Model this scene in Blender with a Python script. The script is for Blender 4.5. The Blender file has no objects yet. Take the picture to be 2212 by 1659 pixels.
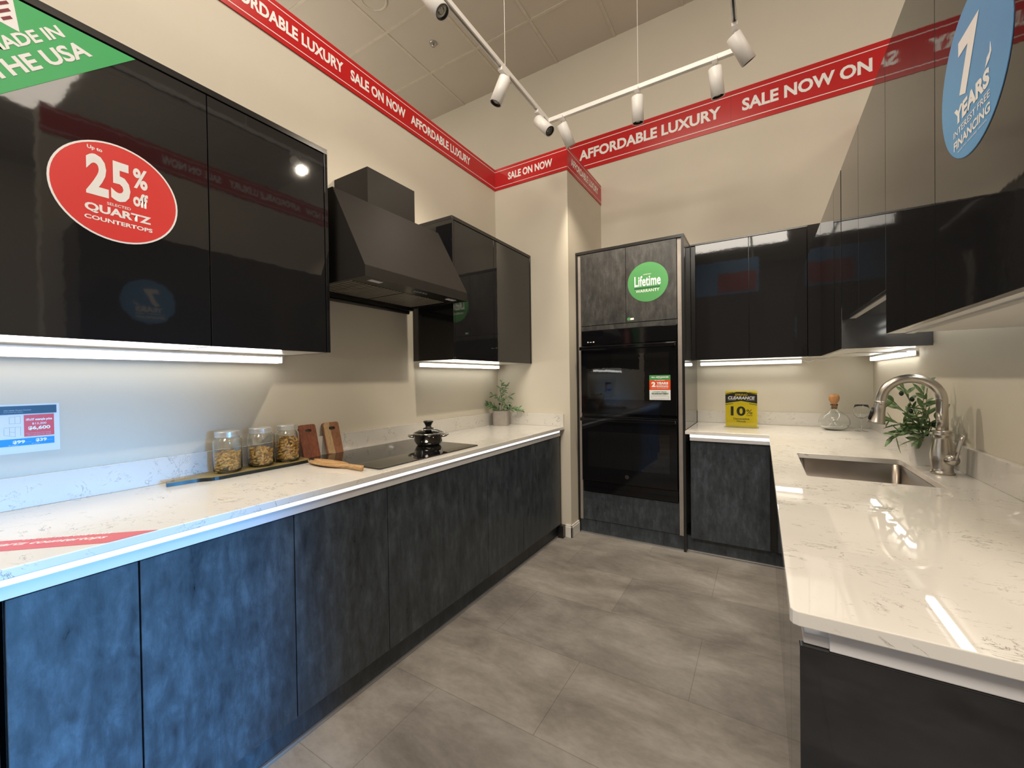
import bpy, bmesh, math, random
from mathutils import Vector, Matrix
random.seed(7)
COL = bpy.context.scene.collection
PI = math.pi

# ------------------------------------------------------------------ materials
def mat(name):
    m = bpy.data.materials.new(name); m.use_nodes = True
    nt = m.node_tree; b = nt.nodes['Principled BSDF']
    return m, nt, b
def N(nt, t, **kw):
    n = nt.nodes.new(t)
    for k, v in kw.items():
        if k.startswith('i_'): n.inputs[k[2:].replace('_', ' ')].default_value = v
        else: setattr(n, k, v)
    return n
def coords(nt, scale=(1, 1, 1), loc=(0, 0, 0)):
    g = N(nt, 'ShaderNodeNewGeometry'); m = N(nt, 'ShaderNodeMapping')
    m.inputs['Scale'].default_value = scale; m.inputs['Location'].default_value = loc
    nt.links.new(g.outputs['Position'], m.inputs['Vector'])
    return m.outputs['Vector']
def ramp(nt, fac, stops):
    r = N(nt, 'ShaderNodeValToRGB'); nt.links.new(fac, r.inputs['Fac'])
    els = r.color_ramp.elements
    while len(els) < len(stops): els.new(0.5)
    for e, (p, c) in zip(els, stops): e.position = p; e.color = (*c, 1) if len(c) == 3 else c
    return r.outputs['Color']
def noise(nt, vec, scale, detail=3, rough=.5, dist=0):
    n = N(nt, 'ShaderNodeTexNoise'); nt.links.new(vec, n.inputs['Vector'])
    n.inputs['Scale'].default_value = scale; n.inputs['Detail'].default_value = detail
    n.inputs['Roughness'].default_value = rough; n.inputs['Distortion'].default_value = dist
    return n.outputs['Fac']
def bump(nt, b, h, strength, dist=.01):
    n = N(nt, 'ShaderNodeBump'); n.inputs['Strength'].default_value = strength
    n.inputs['Distance'].default_value = dist
    nt.links.new(h, n.inputs['Height']); nt.links.new(n.outputs['Normal'], b.inputs['Normal'])
def simple(name, c, rough=.5, metal=0., spec=.5, var=.06, vscale=14, emit=None, es=0, coat=0, trans=0, ior=1.5, alpha=1):
    m, nt, b = mat(name)
    b.inputs['Roughness'].default_value = rough; b.inputs['Metallic'].default_value = metal
    b.inputs['Specular IOR Level'].default_value = spec; b.inputs['IOR'].default_value = ior
    b.inputs['Coat Weight'].default_value = coat
    b.inputs['Transmission Weight'].default_value = trans
    if var and not trans:
        f = noise(nt, coords(nt), vscale)
        lo = tuple(max(0, x*(1-var)) for x in c); hi = tuple(min(1, x*(1+var)) for x in c)
        nt.links.new(ramp(nt, f, [(.3, lo), (.7, hi)]), b.inputs['Base Color'])
    else: b.inputs['Base Color'].default_value = (*c, 1)
    if emit:
        b.inputs['Emission Color'].default_value = (*emit, 1); b.inputs['Emission Strength'].default_value = es
    return m
M = {}
def paint(name, c):
    m, nt, b = mat(name); v = coords(nt)
    nt.links.new(ramp(nt, noise(nt, v, 1.3, 4), [(.3, tuple(x*.96 for x in c)), (.7, tuple(min(1, x*1.03) for x in c))]), b.inputs['Base Color'])
    b.inputs['Roughness'].default_value = .55; b.inputs['Specular IOR Level'].default_value = .3
    bump(nt, b, noise(nt, v, 260, 2), .05, .002)
    return m
M['wall'] = paint('wall_paint', (.65, .605, .51))
M['ceil'] = paint('ceiling_tile', (.58, .525, .45))
M['grid'] = simple('ceiling_grid', (.60, .55, .46), .5)
M['base'] = simple('white_trim', (.72, .70, .66), .35)
def gloss(name, c, rough, spec=.5):
    m, nt, b = mat(name); v = coords(nt)
    b.inputs['Base Color'].default_value = (*c, 1); b.inputs['Roughness'].default_value = rough
    b.inputs['Specular IOR Level'].default_value = spec
    n = noise(nt, v, 22, 2); bump(nt, b, n, .035, .0025)
    return m
M['gloss'] = gloss('black_high_gloss', (.011, .011, .012), .035, .6)
M['frame'] = gloss('black_panel_edge', (.014, .014, .014), .22)
M['ovenblack'] = gloss('black_oven_glass', (.004, .004, .005), .06, .35)
M['cookglass'] = gloss('cooktop_glass', (.006, .006, .006), .02, .55)
M['hood'] = simple('matte_black_metal', (.017, .015, .0135), .55, 0.1, .25, .05)
M['hooddark'] = simple('hood_underside', (.03, .028, .026), .3, .6)
M['baffle'] = simple('hood_baffle_steel', (.42, .39, .35), .45, .7)
def concrete_laminate(name, lo, hi):
    m, nt, b = mat(name)
    v = coords(nt, (1, 1, .42)); v2 = coords(nt, (1, 1, .12)); v3 = coords(nt, (1, 1, .6))
    a = noise(nt, v, 26, 10, .72, .3); s = noise(nt, v2, 30, 5, .65); bl = noise(nt, v3, 3.2, 7, .66)
    m1 = N(nt, 'ShaderNodeMath', operation='MULTIPLY_ADD'); nt.links.new(s, m1.inputs[0]); m1.inputs[1].default_value = .5; nt.links.new(a, m1.inputs[2])
    m2 = N(nt, 'ShaderNodeMath', operation='MULTIPLY_ADD'); nt.links.new(bl, m2.inputs[0]); m2.inputs[1].default_value = .45; nt.links.new(m1.outputs[0], m2.inputs[2])
    d = N(nt, 'ShaderNodeMath', operation='MULTIPLY'); nt.links.new(m2.outputs[0], d.inputs[0]); d.inputs[1].default_value = .5
    mid = tuple((x+y)*.45 for x, y in zip(lo, hi))
    nt.links.new(ramp(nt, d.outputs[0], [(.36, lo), (.50, mid), (.62, hi)]), b.inputs['Base Color'])
    b.inputs['Roughness'].default_value = .34
    r = ramp(nt, a, [(.3, (.27,)*3), (.7, (.48,)*3)]); nt.links.new(r, b.inputs['Roughness'])
    bump(nt, b, m1.outputs[0], .22, .003)
    return m
M['conc'] = concrete_laminate('dark_concrete_laminate', (.013, .016, .020), (.070, .088, .106))  # part of the blue daylight is mixed into this laminate's colour
def coated(m):
    b = m.node_tree.nodes['Principled BSDF']; b.inputs['Coat Weight'].default_value = .35; b.inputs['Coat Roughness'].default_value = .07; return m
M['conctop'] = concrete_laminate('tower_concrete_laminate', (.014, .014, .014), (.068, .068, .066)); coated(M['conctop'])
def quartz():
    m, nt, b = mat('white_veined_quartz')
    v = coords(nt, (.55, 1, 1)); v3 = coords(nt)
    a = noise(nt, v, 13, 8, .66, 1.4)
    sb = N(nt, 'ShaderNodeMath', operation='SUBTRACT'); nt.links.new(a, sb.inputs[0]); sb.inputs[1].default_value = .5
    ab = N(nt, 'ShaderNodeMath', operation='ABSOLUTE'); nt.links.new(sb.outputs[0], ab.inputs[0])
    line = N(nt, 'ShaderNodeMapRange'); nt.links.new(ab.outputs[0], line.inputs['Value'])
    line.inputs['From Min'].default_value = .002; line.inputs['From Max'].default_value = .012
    line.inputs['To Min'].default_value = 1; line.inputs['To Max'].default_value = 0
    mask = N(nt, 'ShaderNodeMapRange'); nt.links.new(noise(nt, v3, 6, 6, .75), mask.inputs['Value'])
    mask.inputs['From Min'].default_value = .49; mask.inputs['From Max'].default_value = .60
    mu = N(nt, 'ShaderNodeMath', operation='MULTIPLY'); nt.links.new(line.outputs[0], mu.inputs[0]); nt.links.new(mask.outputs[0], mu.inputs[1])
    base = ramp(nt, noise(nt, v3, 3, 4), [(.3, (.66, .635, .59)), (.7, (.72, .70, .66))])
    mx = N(nt, 'ShaderNodeMix', data_type='RGBA'); nt.links.new(mu.outputs[0], mx.inputs['Factor'])
    nt.links.new(base, mx.inputs['A']); mx.inputs['B'].default_value = (.22, .20, .18, 1)
    nt.links.new(mx.outputs['Result'], b.inputs['Base Color'])
    b.inputs['Roughness'].default_value = .028; b.inputs['Specular IOR Level'].default_value = .5
    return m
M['quartz'] = quartz()
def floor_mat():
    m, nt, b = mat('grey_concrete_tile')
    v = coords(nt, (1, 1, 1), (-.865, -.276, 0))
    br = N(nt, 'ShaderNodeTexBrick'); nt.links.new(v, br.inputs['Vector'])
    br.offset = .5; br.offset_frequency = 2; br.squash = 1
    for k, x in dict(Scale=1, Mortar_Size=.0016, Mortar_Smooth=.3, Bias=0, Brick_Width=.93, Row_Height=.457).items():
        br.inputs[k.replace('_', ' ')].default_value = x
    br.inputs['Color1'].default_value = (.90, .90, .90, 1); br.inputs['Color2'].default_value = (1.08, 1.06, 1.04, 1)
    br.inputs['Mortar'].default_value = (.62, .6, .58, 1)
    g = coords(nt, (1, 1.8, 1))
    a = noise(nt, g, 2.2, 9, .62, .4); c = noise(nt, g, 26, 5, .65)
    mm = N(nt, 'ShaderNodeMath', operation='MULTIPLY_ADD'); nt.links.new(c, mm.inputs[0]); mm.inputs[1].default_value = .22; nt.links.new(a, mm.inputs[2])
    col = ramp(nt, mm.outputs[0], [(.42, (.150, .138, .127)), (.60, (.228, .212, .196)), (.78, (.320, .302, .283))])
    mx = N(nt, 'ShaderNodeMix', data_type='RGBA', blend_type='MULTIPLY'); mx.inputs['Factor'].default_value = 1
    nt.links.new(col, mx.inputs['A']); nt.links.new(br.outputs['Color'], mx.inputs['B'])
    nt.links.new(mx.outputs['Result'], b.inputs['Base Color'])
    b.inputs['Roughness'].default_value = .42; b.inputs['Specular IOR Level'].default_value = .4
    bump(nt, b, br.outputs['Fac'], -.15, .002)
    return m
M['floor'] = floor_mat()
M['red'] = simple('red_vinyl', (.52, .011, .013), .25, var=.02)
M['redst'] = simple('red_sticker', (.70, .045, .040), .35, var=.02)
M['redrib'] = simple('red_ribbon', (.62, .10, .10), .3, var=.03)
M['green'] = simple('green_sticker', (.05, .42, .13), .35, var=.02)
M['greend'] = simple('green_round_sticker', (.07, .28, .09), .35, var=.02)
M['greendk'] = simple('dark_green_print', (.01, .10, .04), .4, var=.02)
M['blue'] = simple('blue_sticker', (.085, .32, .64), .35, var=.02)
M['bluep'] = simple('blue_print', (.01, .25, .68), .35, var=.02)
M['navy'] = simple('navy_print', (.03, .065, .12), .4, var=.02)
M['orange'] = simple('orange_red_print', (.70, .075, .012), .35, var=.02)
M['yellow'] = simple('yellow_print', (.78, .62, .002), .3, var=.02)
M['ink'] = simple('black_ink', (.012, .016, .012), .4, var=.02)
M['txt'] = simple('white_lettering', (.86, .86, .86), .4, var=.01)
M['txtdim'] = simple('pale_lettering', (.55, .60, .66), .4, var=.01)
M['greyink'] = simple('grey_ink', (.30, .32, .36), .5, var=.01)
M['maroon'] = simple('maroon_ink', (.20, .02, .03), .4, var=.02)
M['paper'] = simple('white_card', (.72, .74, .74), .4, var=.01)
M['led'] = simple('led_diffuser', (1, 1, 1), .5, var=0, emit=(1, .97, .88), es=7.5)
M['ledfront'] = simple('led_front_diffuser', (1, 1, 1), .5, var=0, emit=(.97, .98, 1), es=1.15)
M['alu'] = simple('satin_white_profile', (.66, .65, .66), .3, var=.02)
M['alud'] = simple('brushed_aluminium', (.46, .46, .46), .3, .8, var=.04)
M['track'] = simple('white_enamel', (.86, .85, .83), .35, var=.02)
M['lens'] = simple('spot_lens', (.35, .34, .33), .15, .8, var=.05)
M['rim'] = simple('dark_lens_ring', (.05, .05, .05), .3, .5)
M['steel'] = simple('polished_steel', (.62, .60, .57), .06, 1, var=.03)
M['nickel'] = simple('brushed_nickel', (.62, .585, .53), .28, 1, var=.04)
M['sink'] = simple('brushed_sink_steel', (.17, .145, .125), .3, 1, var=.06)
M['lid'] = simple('zinc_jar_lid', (.74, .74, .72), .33, .75, var=.05)
M['blackpl'] = simple('black_plastic', (.012, .012, .012), .25)
M['greyfill'] = simple('taupe_filler_panel', (.27, .24, .22), .4, var=.08)
M['greypan'] = simple('gloss_grey_side_panel', (.10, .10, .105), .08, .2)
M['white'] = simple('white_ceramic', (.70, .68, .66), .4, var=.03)
M['conpot'] = simple('grey_cement_pot', (.33, .30, .27), .7, var=.12)
M['melam'] = simple('white_melamine', (.62, .60, .56), .3, var=.02)
M['soil'] = simple('dark_moss', (.02, .025, .015), .9, var=.3)
M['leaf'] = simple('olive_leaf', (.17, .27, .12), .45, var=.45, vscale=60)
M['leaf2'] = simple('rosemary_leaf', (.12, .24, .10), .5, var=.45, vscale=60)
M['stem'] = simple('green_stem', (.12, .15, .06), .6, var=.2)
M['olive'] = simple('dark_olive', (.008, .022, .015), .25)
M['pasta'] = simple('dry_pasta', (.85, .53, .17), .45, var=.2, vscale=70)
M['cork'] = simple('amber_cork', (.36, .17, .06), .4, var=.25, vscale=80)
M['bamboo'] = simple('olive_bamboo', (.30, .225, .085), .45, var=.1, vscale=30)
M['green_edge'] = simple('dark_board_edge', (.006, .012, .012), .3)
def wood(name, lo, hi, sc=(6, 6, 1.2)):
    m, nt, b = mat(name); v = coords(nt, sc)
    nt.links.new(ramp(nt, noise(nt, v, 12, 6, .6, 1.2), [(.35, lo), (.65, hi)]), b.inputs['Base Color'])
    b.inputs['Roughness'].default_value = .45
    return m
M['woodred'] = wood('reddish_wood', (.16, .045, .02), (.27, .085, .038))
M['woodmix'] = wood('brown_wood', (.23, .09, .04), (.36, .16, .08))
M['woodpale'] = wood('pale_wood', (.42, .27, .13), (.58, .40, .22))
M['woodspoon'] = wood('beech_wood', (.38, .21, .085), (.56, .35, .16), (1.5, 8, 8))
def glass(name, tint=(1, 1, 1), rough=0):
    m, nt, b = mat(name)
    b.inputs['Base Color'].default_value = (*tint, 1); b.inputs['Roughness'].default_value = rough
    b.inputs['Transmission Weight'].default_value = 1; b.inputs['IOR'].default_value = 1.45
    return m
M['glass'] = glass('clear_glass', (.97, .985, .975))
M['acrylic'] = glass('clear_acrylic', (.98, .99, .98))

# ------------------------------------------------------------------ geometry helpers
def mesh_obj(name, bm, m, parent=None, smooth=False, mods=None):
    me = bpy.data.meshes.new(name)
    bmesh.ops.recalc_face_normals(bm, faces=bm.faces) if smooth is not None else None
    bm.to_mesh(me); bm.free()
    if isinstance(m, (list, tuple)):
        for q in m: me.materials.append(q)
    else: me.materials.append(m)
    if smooth:
        for p in me.polygons: p.use_smooth = True
    o = bpy.data.objects.new(name, me); COL.objects.link(o)
    if parent is not None:
        r = parent
        while r.parent: r = r.parent
        me.transform(Matrix.Translation(-Vector(r.location)))
        o.parent = parent
    return o
def box(bm, x0, x1, y0, y1, z0, z1, mi=0):
    vs = [bm.verts.new((x, y, z)) for x in (x0, x1) for y in (y0, y1) for z in (z0, z1)]
    for f in ((0, 1, 3, 2), (4, 6, 7, 5), (0, 4, 5, 1), (2, 3, 7, 6), (0, 2, 6, 4), (1, 5, 7, 3)):
        bm.faces.new([vs[i] for i in f]).material_index = mi
def B(*boxes, bev=0, seg=2):
    bm = bmesh.new()
    for b in boxes: box(bm, *b)
    if bev: bmesh.ops.bevel(bm, geom=list(bm.edges), offset=bev, segments=seg, profile=.5, affect='EDGES')
    return bm
def tag(o, label, cat, group=None, kind=None):
    o['label'] = label; o['category'] = cat
    if group: o['group'] = group
    if kind: o['kind'] = kind
    return o
def thing(name, label, cat, loc, group=None):
    o = bpy.data.objects.new(name, None); COL.objects.link(o); o.location = loc
    o.empty_display_size = .05
    return tag(o, label, cat, group)
def struct(name, bm, m, label=None):
    o = mesh_obj(name, bm, m); o['kind'] = 'structure'
    if label: o['label'] = label
    return o
def lathe(prof, c, seg=32, axis=None, bm=None, cap=True):
    bm = bm or bmesh.new(); rings = []
    for r, h in prof:
        rings.append([bm.verts.new((r*math.cos(2*PI*i/seg), r*math.sin(2*PI*i/seg), h)) for i in range(seg)])
    for a, b in zip(rings, rings[1:]):
        for i in range(seg): bm.faces.new((a[i], a[(i+1) % seg], b[(i+1) % seg], b[i]))
    if cap:
        if prof[0][0] > 1e-6: bm.faces.new(rings[0][::-1])
        if prof[-1][0] > 1e-6: bm.faces.new(rings[-1])
    vs = [v for r in rings for v in r]
    if axis is not None:
        bmesh.ops.rotate(bm, verts=vs, matrix=Vector((0, 0, 1)).rotation_difference(Vector(axis)).to_matrix())
    bmesh.ops.translate(bm, verts=vs, vec=c)
    return bm
def tube(pts, rad, seg=12, bm=None, caps=True, flat=1.0):
    bm = bm or bmesh.new(); pts = [Vector(p) for p in pts]; n = len(pts)
    rads = rad if isinstance(rad, (list, tuple)) else [rad]*n
    rings = []; up = None
    for i, p in enumerate(pts):
        t = (pts[min(i+1, n-1)]-pts[max(i-1, 0)]).normalized()
        if up is None:
            up = Vector((0, 0, 1)) if abs(t.z) < .9 else Vector((1, 0, 0))
        s = t.cross(up).normalized(); up = s.cross(t).normalized()
        rings.append([bm.verts.new(p+(s*math.cos(2*PI*k/seg)+up*flat*math.sin(2*PI*k/seg))*rads[i]) for k in range(seg)])
    for a, b in zip(rings, rings[1:]):
        for i in range(seg): bm.faces.new((a[i], a[(i+1) % seg], b[(i+1) % seg], b[i]))
    if caps: bm.faces.new(rings[0][::-1]); bm.faces.new(rings[-1])
    return bm
def prism(poly, o, r, u, n, t, bm=None):
    """2-D outline in plane (r,u) from origin o, thickness t along n"""
    bm = bm or bmesh.new(); o, r, u, n = Vector(o), Vector(r), Vector(u), Vector(n)
    a = [bm.verts.new(o+r*x+u*y) for x, y in poly]; b = [bm.verts.new(o+r*x+u*y+n*t) for x, y in poly]
    bm.faces.new(a); bm.faces.new(b[::-1])
    for i in range(len(poly)):
        j = (i+1) % len(poly); bm.faces.new((a[i], b[i], b[j], a[j]))
    return bm
def rrect(w, h, r, x0=0, y0=0, k=6):
    out = []
    for cx, cy, a0 in ((w-r, r, -90), (w-r, h-r, 0), (r, h-r, 90), (r, r, 180)):
        for i in range(k+1):
            a = math.radians(a0+90*i/k); out.append((x0+cx+r*math.cos(a), y0+cy+r*math.sin(a)))
    return out
def ellipse(cx, cy, a, b, k=56): return [(cx+a*math.cos(2*PI*i/k), cy+b*math.sin(2*PI*i/k)) for i in range(k)]
PX = dict(r=(0, 1, 0), u=(0, 0, 1), n=(1, 0, 0))       # plane facing +x (left run)
NX = dict(r=(0, -1, 0), u=(0, 0, 1), n=(-1, 0, 0))     # plane facing -x (right run)
NY = dict(r=(1, 0, 0), u=(0, 0, 1), n=(0, -1, 0))      # plane facing -y (far run)
def text(s, o, pl, w, h, m, parent, bold=.02, shear=0, name='lettering', space=1.0, eps=.0012):
    """lettering whose lower-left corner is o and whose drawn box is w x h"""
    c = bpy.data.curves.new('t', 'FONT'); c.body = s; c.size = 1; c.offset = bold; c.shear = shear
    c.resolution_u = 3; c.space_character = space
    ob = bpy.data.objects.new('t', c); COL.objects.link(ob)
    dg = bpy.context.evaluated_depsgraph_get(); dg.update()
    me = bpy.data.meshes.new_from_object(ob.evaluated_get(dg), depsgraph=dg)
    bpy.data.objects.remove(ob); bpy.data.curves.remove(c)
    xs = [v.co.x for v in me.vertices]; ys = [v.co.y for v in me.vertices]
    x0, x1, y0, y1 = min(xs), max(xs), min(ys), max(ys)
    sx = w/(x1-x0); sy = h/(y1-y0) if h else sx
    O, r, u, n = Vector(o), Vector(pl['r']), Vector(pl['u']), Vector(pl['n'])
    root = parent
    while root.parent: root = root.parent
    for v in me.vertices:
        v.co = O+r*((v.co.x-x0)*sx)+u*((v.co.y-y0)*sy)+n*eps-Vector(root.location)
    me.materials.clear(); me.materials.append(m)
    for p in me.polygons: p.material_index = 0
    to = bpy.data.objects.new(name, me); COL.objects.link(to); to.parent = parent
    return to
def panel(name, poly, o, pl, m, parent, t=.0006, off=0):
    O = Vector(o)+Vector(pl['n'])*off
    return mesh_obj(name, prism(poly, O, pl['r'], pl['u'], pl['n'], t), m, parent)
def rect(x0, x1, y0, y1): return [(x0, y0), (x1, y0), (x1, y1), (x0, y1)]

# ------------------------------------------------------------------ dimensions
X1, Y1, Y2, ZP = .7076, 3.008, 3.83, 3.207
XR = 2.7546; ZC = 4.606; CT = .914; BS = 1.017
ZUB, ZUT = 1.444, 2.373

# ------------------------------------------------------------------ shell
struct('floor', B((-5, 8, -7, Y2, -.08, 0)), M['floor'])
struct('ceiling', B((-5, 8, -7, Y2, ZC, ZC+.1)), M['ceil'])
g = []
y = 3.235
while y > -7: g.append((-5, 8, y-.012, y+.012, ZC-.006, ZC)); y -= .61
x = -.962-.61*6
while x < 8: g.append((x-.012, x+.012, -7, Y2, ZC-.0055, ZC)); x += .61
struct('trim_1', B(*g), M['grid'], 'grey metal grid between the ceiling tiles')
struct('wall_far', B((-5, 8, Y2, Y2+.12, 0, ZC)), M['wall'])
struct('wall_left', B((-.12, 0, -2.2, Y1+.12, 0, ZP)), M['wall'])
struct('wall_column', B((0, X1, Y1, Y1+.12, 0, ZP), (X1-.12, X1, Y1+.12, Y2, 0, ZP)), M['wall'])
struct('wall_right', B((XR, XR+.12, .60, Y2, 0, ZP)), M['wall'])
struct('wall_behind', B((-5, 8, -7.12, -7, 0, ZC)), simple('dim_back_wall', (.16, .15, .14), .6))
struct('wall_outer_left', B((-5.12, -5, -7, Y2, 0, ZC)), M['wall'])
struct('wall_outer_right', B((8, 8.12, -7, -1.4, 0, ZC), (8, 8.12, 1.0, Y2, 0, ZC), (8, 8.12, -1.4, 1.0, 2.3, ZC), (8, 8.12, -1.4, 1.0, 0, .25)), M['wall'])
struct('baseboard_column', B((X1-.05, X1+.014, Y1-.014, Y1, 0, .085), (X1, X1+.014, Y1-.014, 3.16, 0, .085), (X1-.05, X1+.009, Y1-.009, Y1, .085, .1), (X1, X1+.009, Y1-.009, 3.16, .085, .1), bev=.002), M['base'])

# ------------------------------------------------------------------ cabinets
def unit_left_upper(y0, y1, seams, label, sides=(True, True), zb=ZUB, zt=ZUT, D=.3575):
    t = thing('upper_cabinet', label, 'cabinet', (0, (y0+y1)/2, zb))
    bx = [(0, D-.019, y0+.002, y1-.002, zb+.004, zt)]
    mesh_obj('carcass', B(*bx, bev=.001), M['frame'], t)
    mesh_obj('bottom_panel', B((.001, D-.02, y0+.004, y1-.004, zb-.0, zb+.0035)), M['melam'], t)
    mesh_obj('top_frame', B((0, D+.002, y0, y1, zt-.022, zt+.001), bev=.001), M['frame'], t)
    a = y0+(.018 if sides[0] else 0); b = y1-(.018 if sides[1] else 0)
    if sides[0]: mesh_obj('side_panel', B((0, D+.002, y0, y0+.016, zb, zt-.022), bev=.001), M['gloss'], t)
    if sides[1]: mesh_obj('side_panel', B((0, D+.002, y1-.016, y1, zb, zt-.022), bev=.001), M['gloss'], t)
    e = [a]+list(seams)+[b]
    for p, q in zip(e, e[1:]):
        mesh_obj('door', B((D-.019, D, p+.0015, q-.0015, zb, zt-.026), bev=.0012), M['gloss'], t)
    return t
unit_left_upper(-.38, .588, [.10], 'glossy black wall cabinet carrying the red oval sticker and the green triangle sign', (False, False))
unit_left_upper(.588, 1.066, [], 'glossy black wall cabinet just left of the range hood, one plain door', (False, True))
unit_left_upper(1.953, 3.003, [2.431], 'glossy black wall cabinet right of the range hood, two doors, above the small plant')

def unit_left_base(y0, y1, seams, label, D=.6375):
    t = thing('base_cabinet', label, 'cabinet', (.3, (y0+y1)/2, .1))
    mesh_obj('carcass', B((0.002, D-.02, y0+.001, y1-.001, .115, .838)), M['frame'], t)
    e = [y0]+list(seams)+[y1]
    for p, q in zip(e, e[1:]):
        mesh_obj('door', B((D-.019, D, p+.0018, q-.0018, .115, .838), bev=.0012), M['conc'], t)
    return t
unit_left_base(-.5, .055, [], 'dark concrete-look base cabinet cut off at the lower left edge of the photo')
unit_left_base(.063, .292, [], 'narrow blue-lit concrete-look base cabinet, leftmost full door under the long counter')
unit_left_base(.292, 1.139, [.715], 'two-door blue-lit concrete-look base cabinet under the pasta jars')
unit_left_base(1.139, 1.912, [], 'wide dark concrete-look base cabinet directly under the cooktop')
unit_left_base(1.912, 2.336, [], 'dark concrete-look base cabinet just beyond the cooktop')
unit_left_base(2.336, 2.945, [], 'dark concrete-look base cabinet at the far end, next to the white column')
t = thing('end_panel', 'tall thin black filler panel between last base cabinet and white column', 'panel', (.6, 2.97, 0))
mesh_obj('panel', B((.05, .62, 2.955, 3.005, 0, .862), bev=.001), M['frame'], t)
mesh_obj('foot', B((.55, .66, 2.948, 2.996, 0, .10), bev=.001), M['frame'], t)
t = thing('toe_kick', 'dark concrete-look plinth along the floor under the long left cabinets', 'plinth', (.6, 1.2, 0))
mesh_obj('board', B((.57, .600, -.5, 2.95, .002, .112)), M['conc'], t)
mesh_obj('metal_edge', B((.600, .612, -.5, 2.95, 0, .012), bev=.002), M['alud'], t)

def led_front(name, label, bars, prof, diff, loc, cap=None):
    t = thing(name, label, 'light', loc)
    mesh_obj('profile', B(*prof, bev=.0015), M['alu'], t)
    mesh_obj('diffuser', B(*diff, bev=.001), M['ledfront'], t)
    if cap: mesh_obj('end_cap', B(cap, bev=.001), M['alud'], t)
    return t
led_front('led_light_strip', 'long glowing white strip under the front edge of the left counter', None,
          [(.585, .6415, -.5, 2.955, .841, .8715)], [(.60, .6385, -.5, 2.952, .8725, .8885)], (.6, 1.2, .84),
          (.612, .6395, 2.9525, 2.958, .868, .8885))
led_front('led_light_strip', 'short glowing white strip under the far counter beside the oven tower', None,
          [(1.60, 2.108, 3.140, 3.19, .841, .866)], [(1.60, 2.104, 3.142, 3.18, .867, .8885)], (1.85, 3.16, .84))
led_front('led_light_strip', 'white handle profile hidden under the sink counter edge above the gloss end panel', None,
          [(2.115, 2.17, .742, 3.14, .8475, .866), (2.150, 2.74, .735, .748, .8475, .8885)], [(2.118, 2.14, .78, 3.13, .867, .884)], (2.2, 1.8, .84))

# countertops
t = thing('countertop', 'long white veined quartz counter with cooktop along the left wall', 'countertop', (.33, 1.25, CT))
mesh_obj('slab', B((0.001, .6575, -.6, Y1-.001, .8895, CT), bev=.0025), M['quartz'], t)
t = thing('backsplash', 'low quartz upstand along the left wall behind the pasta jars', 'backsplash', (.01, 1.2, CT))
mesh_obj('slab', B((0.001, .02, -.6, Y1-.001, CT+.0005, BS), bev=.001), M['quartz'], t)
t = thing('backsplash', 'short quartz upstand on the end wall behind the cement pot plant', 'backsplash', (.34, 3.0, CT))
mesh_obj('slab', B((0.0205, .655, Y1-.02, Y1-.001, CT+.0005, BS), bev=.001), M['quartz'], t)
SX0, SX1, SY0, SY1 = 2.207, 2.600, 1.858, 2.430
t = thing('countertop', 'white quartz counter with the sink along the right wall, wrapping the far corner', 'countertop', (2.4, 2, CT))
def slab_with_sink():
    bm = bmesh.new(); z0, z1 = .889, CT
    XE, YE = 2.0946, .712; XB, YB = XR-.001, Y2-.001; XL = 1.572; YF = 3.12
    outer = [(XE+.012, YE), (XE+.004, YE+.004), (XE, YE+.012), (XE, YF), (XL, YF), (XL, YB), (XB, YB), (XB, YE)]
    hole = [(SX0+x, SY0+y) for x, y in rrect(SX1-SX0, SY1-SY0, .014, k=4)]
    ov = [bm.verts.new((x, y, z1)) for x, y in outer]; hv = [bm.verts.new((x, y, z1)) for x, y in hole]
    oe = [bm.edges.new((ov[i], ov[(i+1) % len(ov)])) for i in range(len(ov))]
    he = [bm.edges.new((hv[i], hv[(i+1) % len(hv)])) for i in range(len(hv))]
    bmesh.ops.triangle_fill(bm, edges=oe+he, use_beauty=True)
    g = bmesh.ops.extrude_face_region(bm, geom=list(bm.faces))
    bmesh.ops.translate(bm, verts=[v for v in g['geom'] if isinstance(v, bmesh.types.BMVert)], vec=(0, 0, z0-z1))
    es = [e for e in bm.edges if len(e.link_faces) == 2 and e.calc_face_angle() > .8 and abs(e.verts[0].co.z-e.verts[1].co.z) < 1e-5]
    bmesh.ops.bevel(bm, geom=es, offset=.0018, segments=2, profile=.5, affect='EDGES')
    return bm
mesh_obj('slab', slab_with_sink(), M['quartz'], t)
t = thing('backsplash', 'quartz upstand on the far wall behind the yellow sale card', 'backsplash', (2.1, 3.82, CT))
mesh_obj('slab', B((1.572, XR-.001, Y2-.02, Y2-.001, CT+.0005, BS), bev=.001), M['quartz'], t)
t = thing('backsplash', 'quartz upstand along the right wall behind the faucet', 'backsplash', (2.74, 2.2, CT))
mesh_obj('slab', B((XR-.02, XR-.001, .712, Y2-.0205, CT+.0005, BS), bev=.001), M['quartz'], t)

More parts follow.
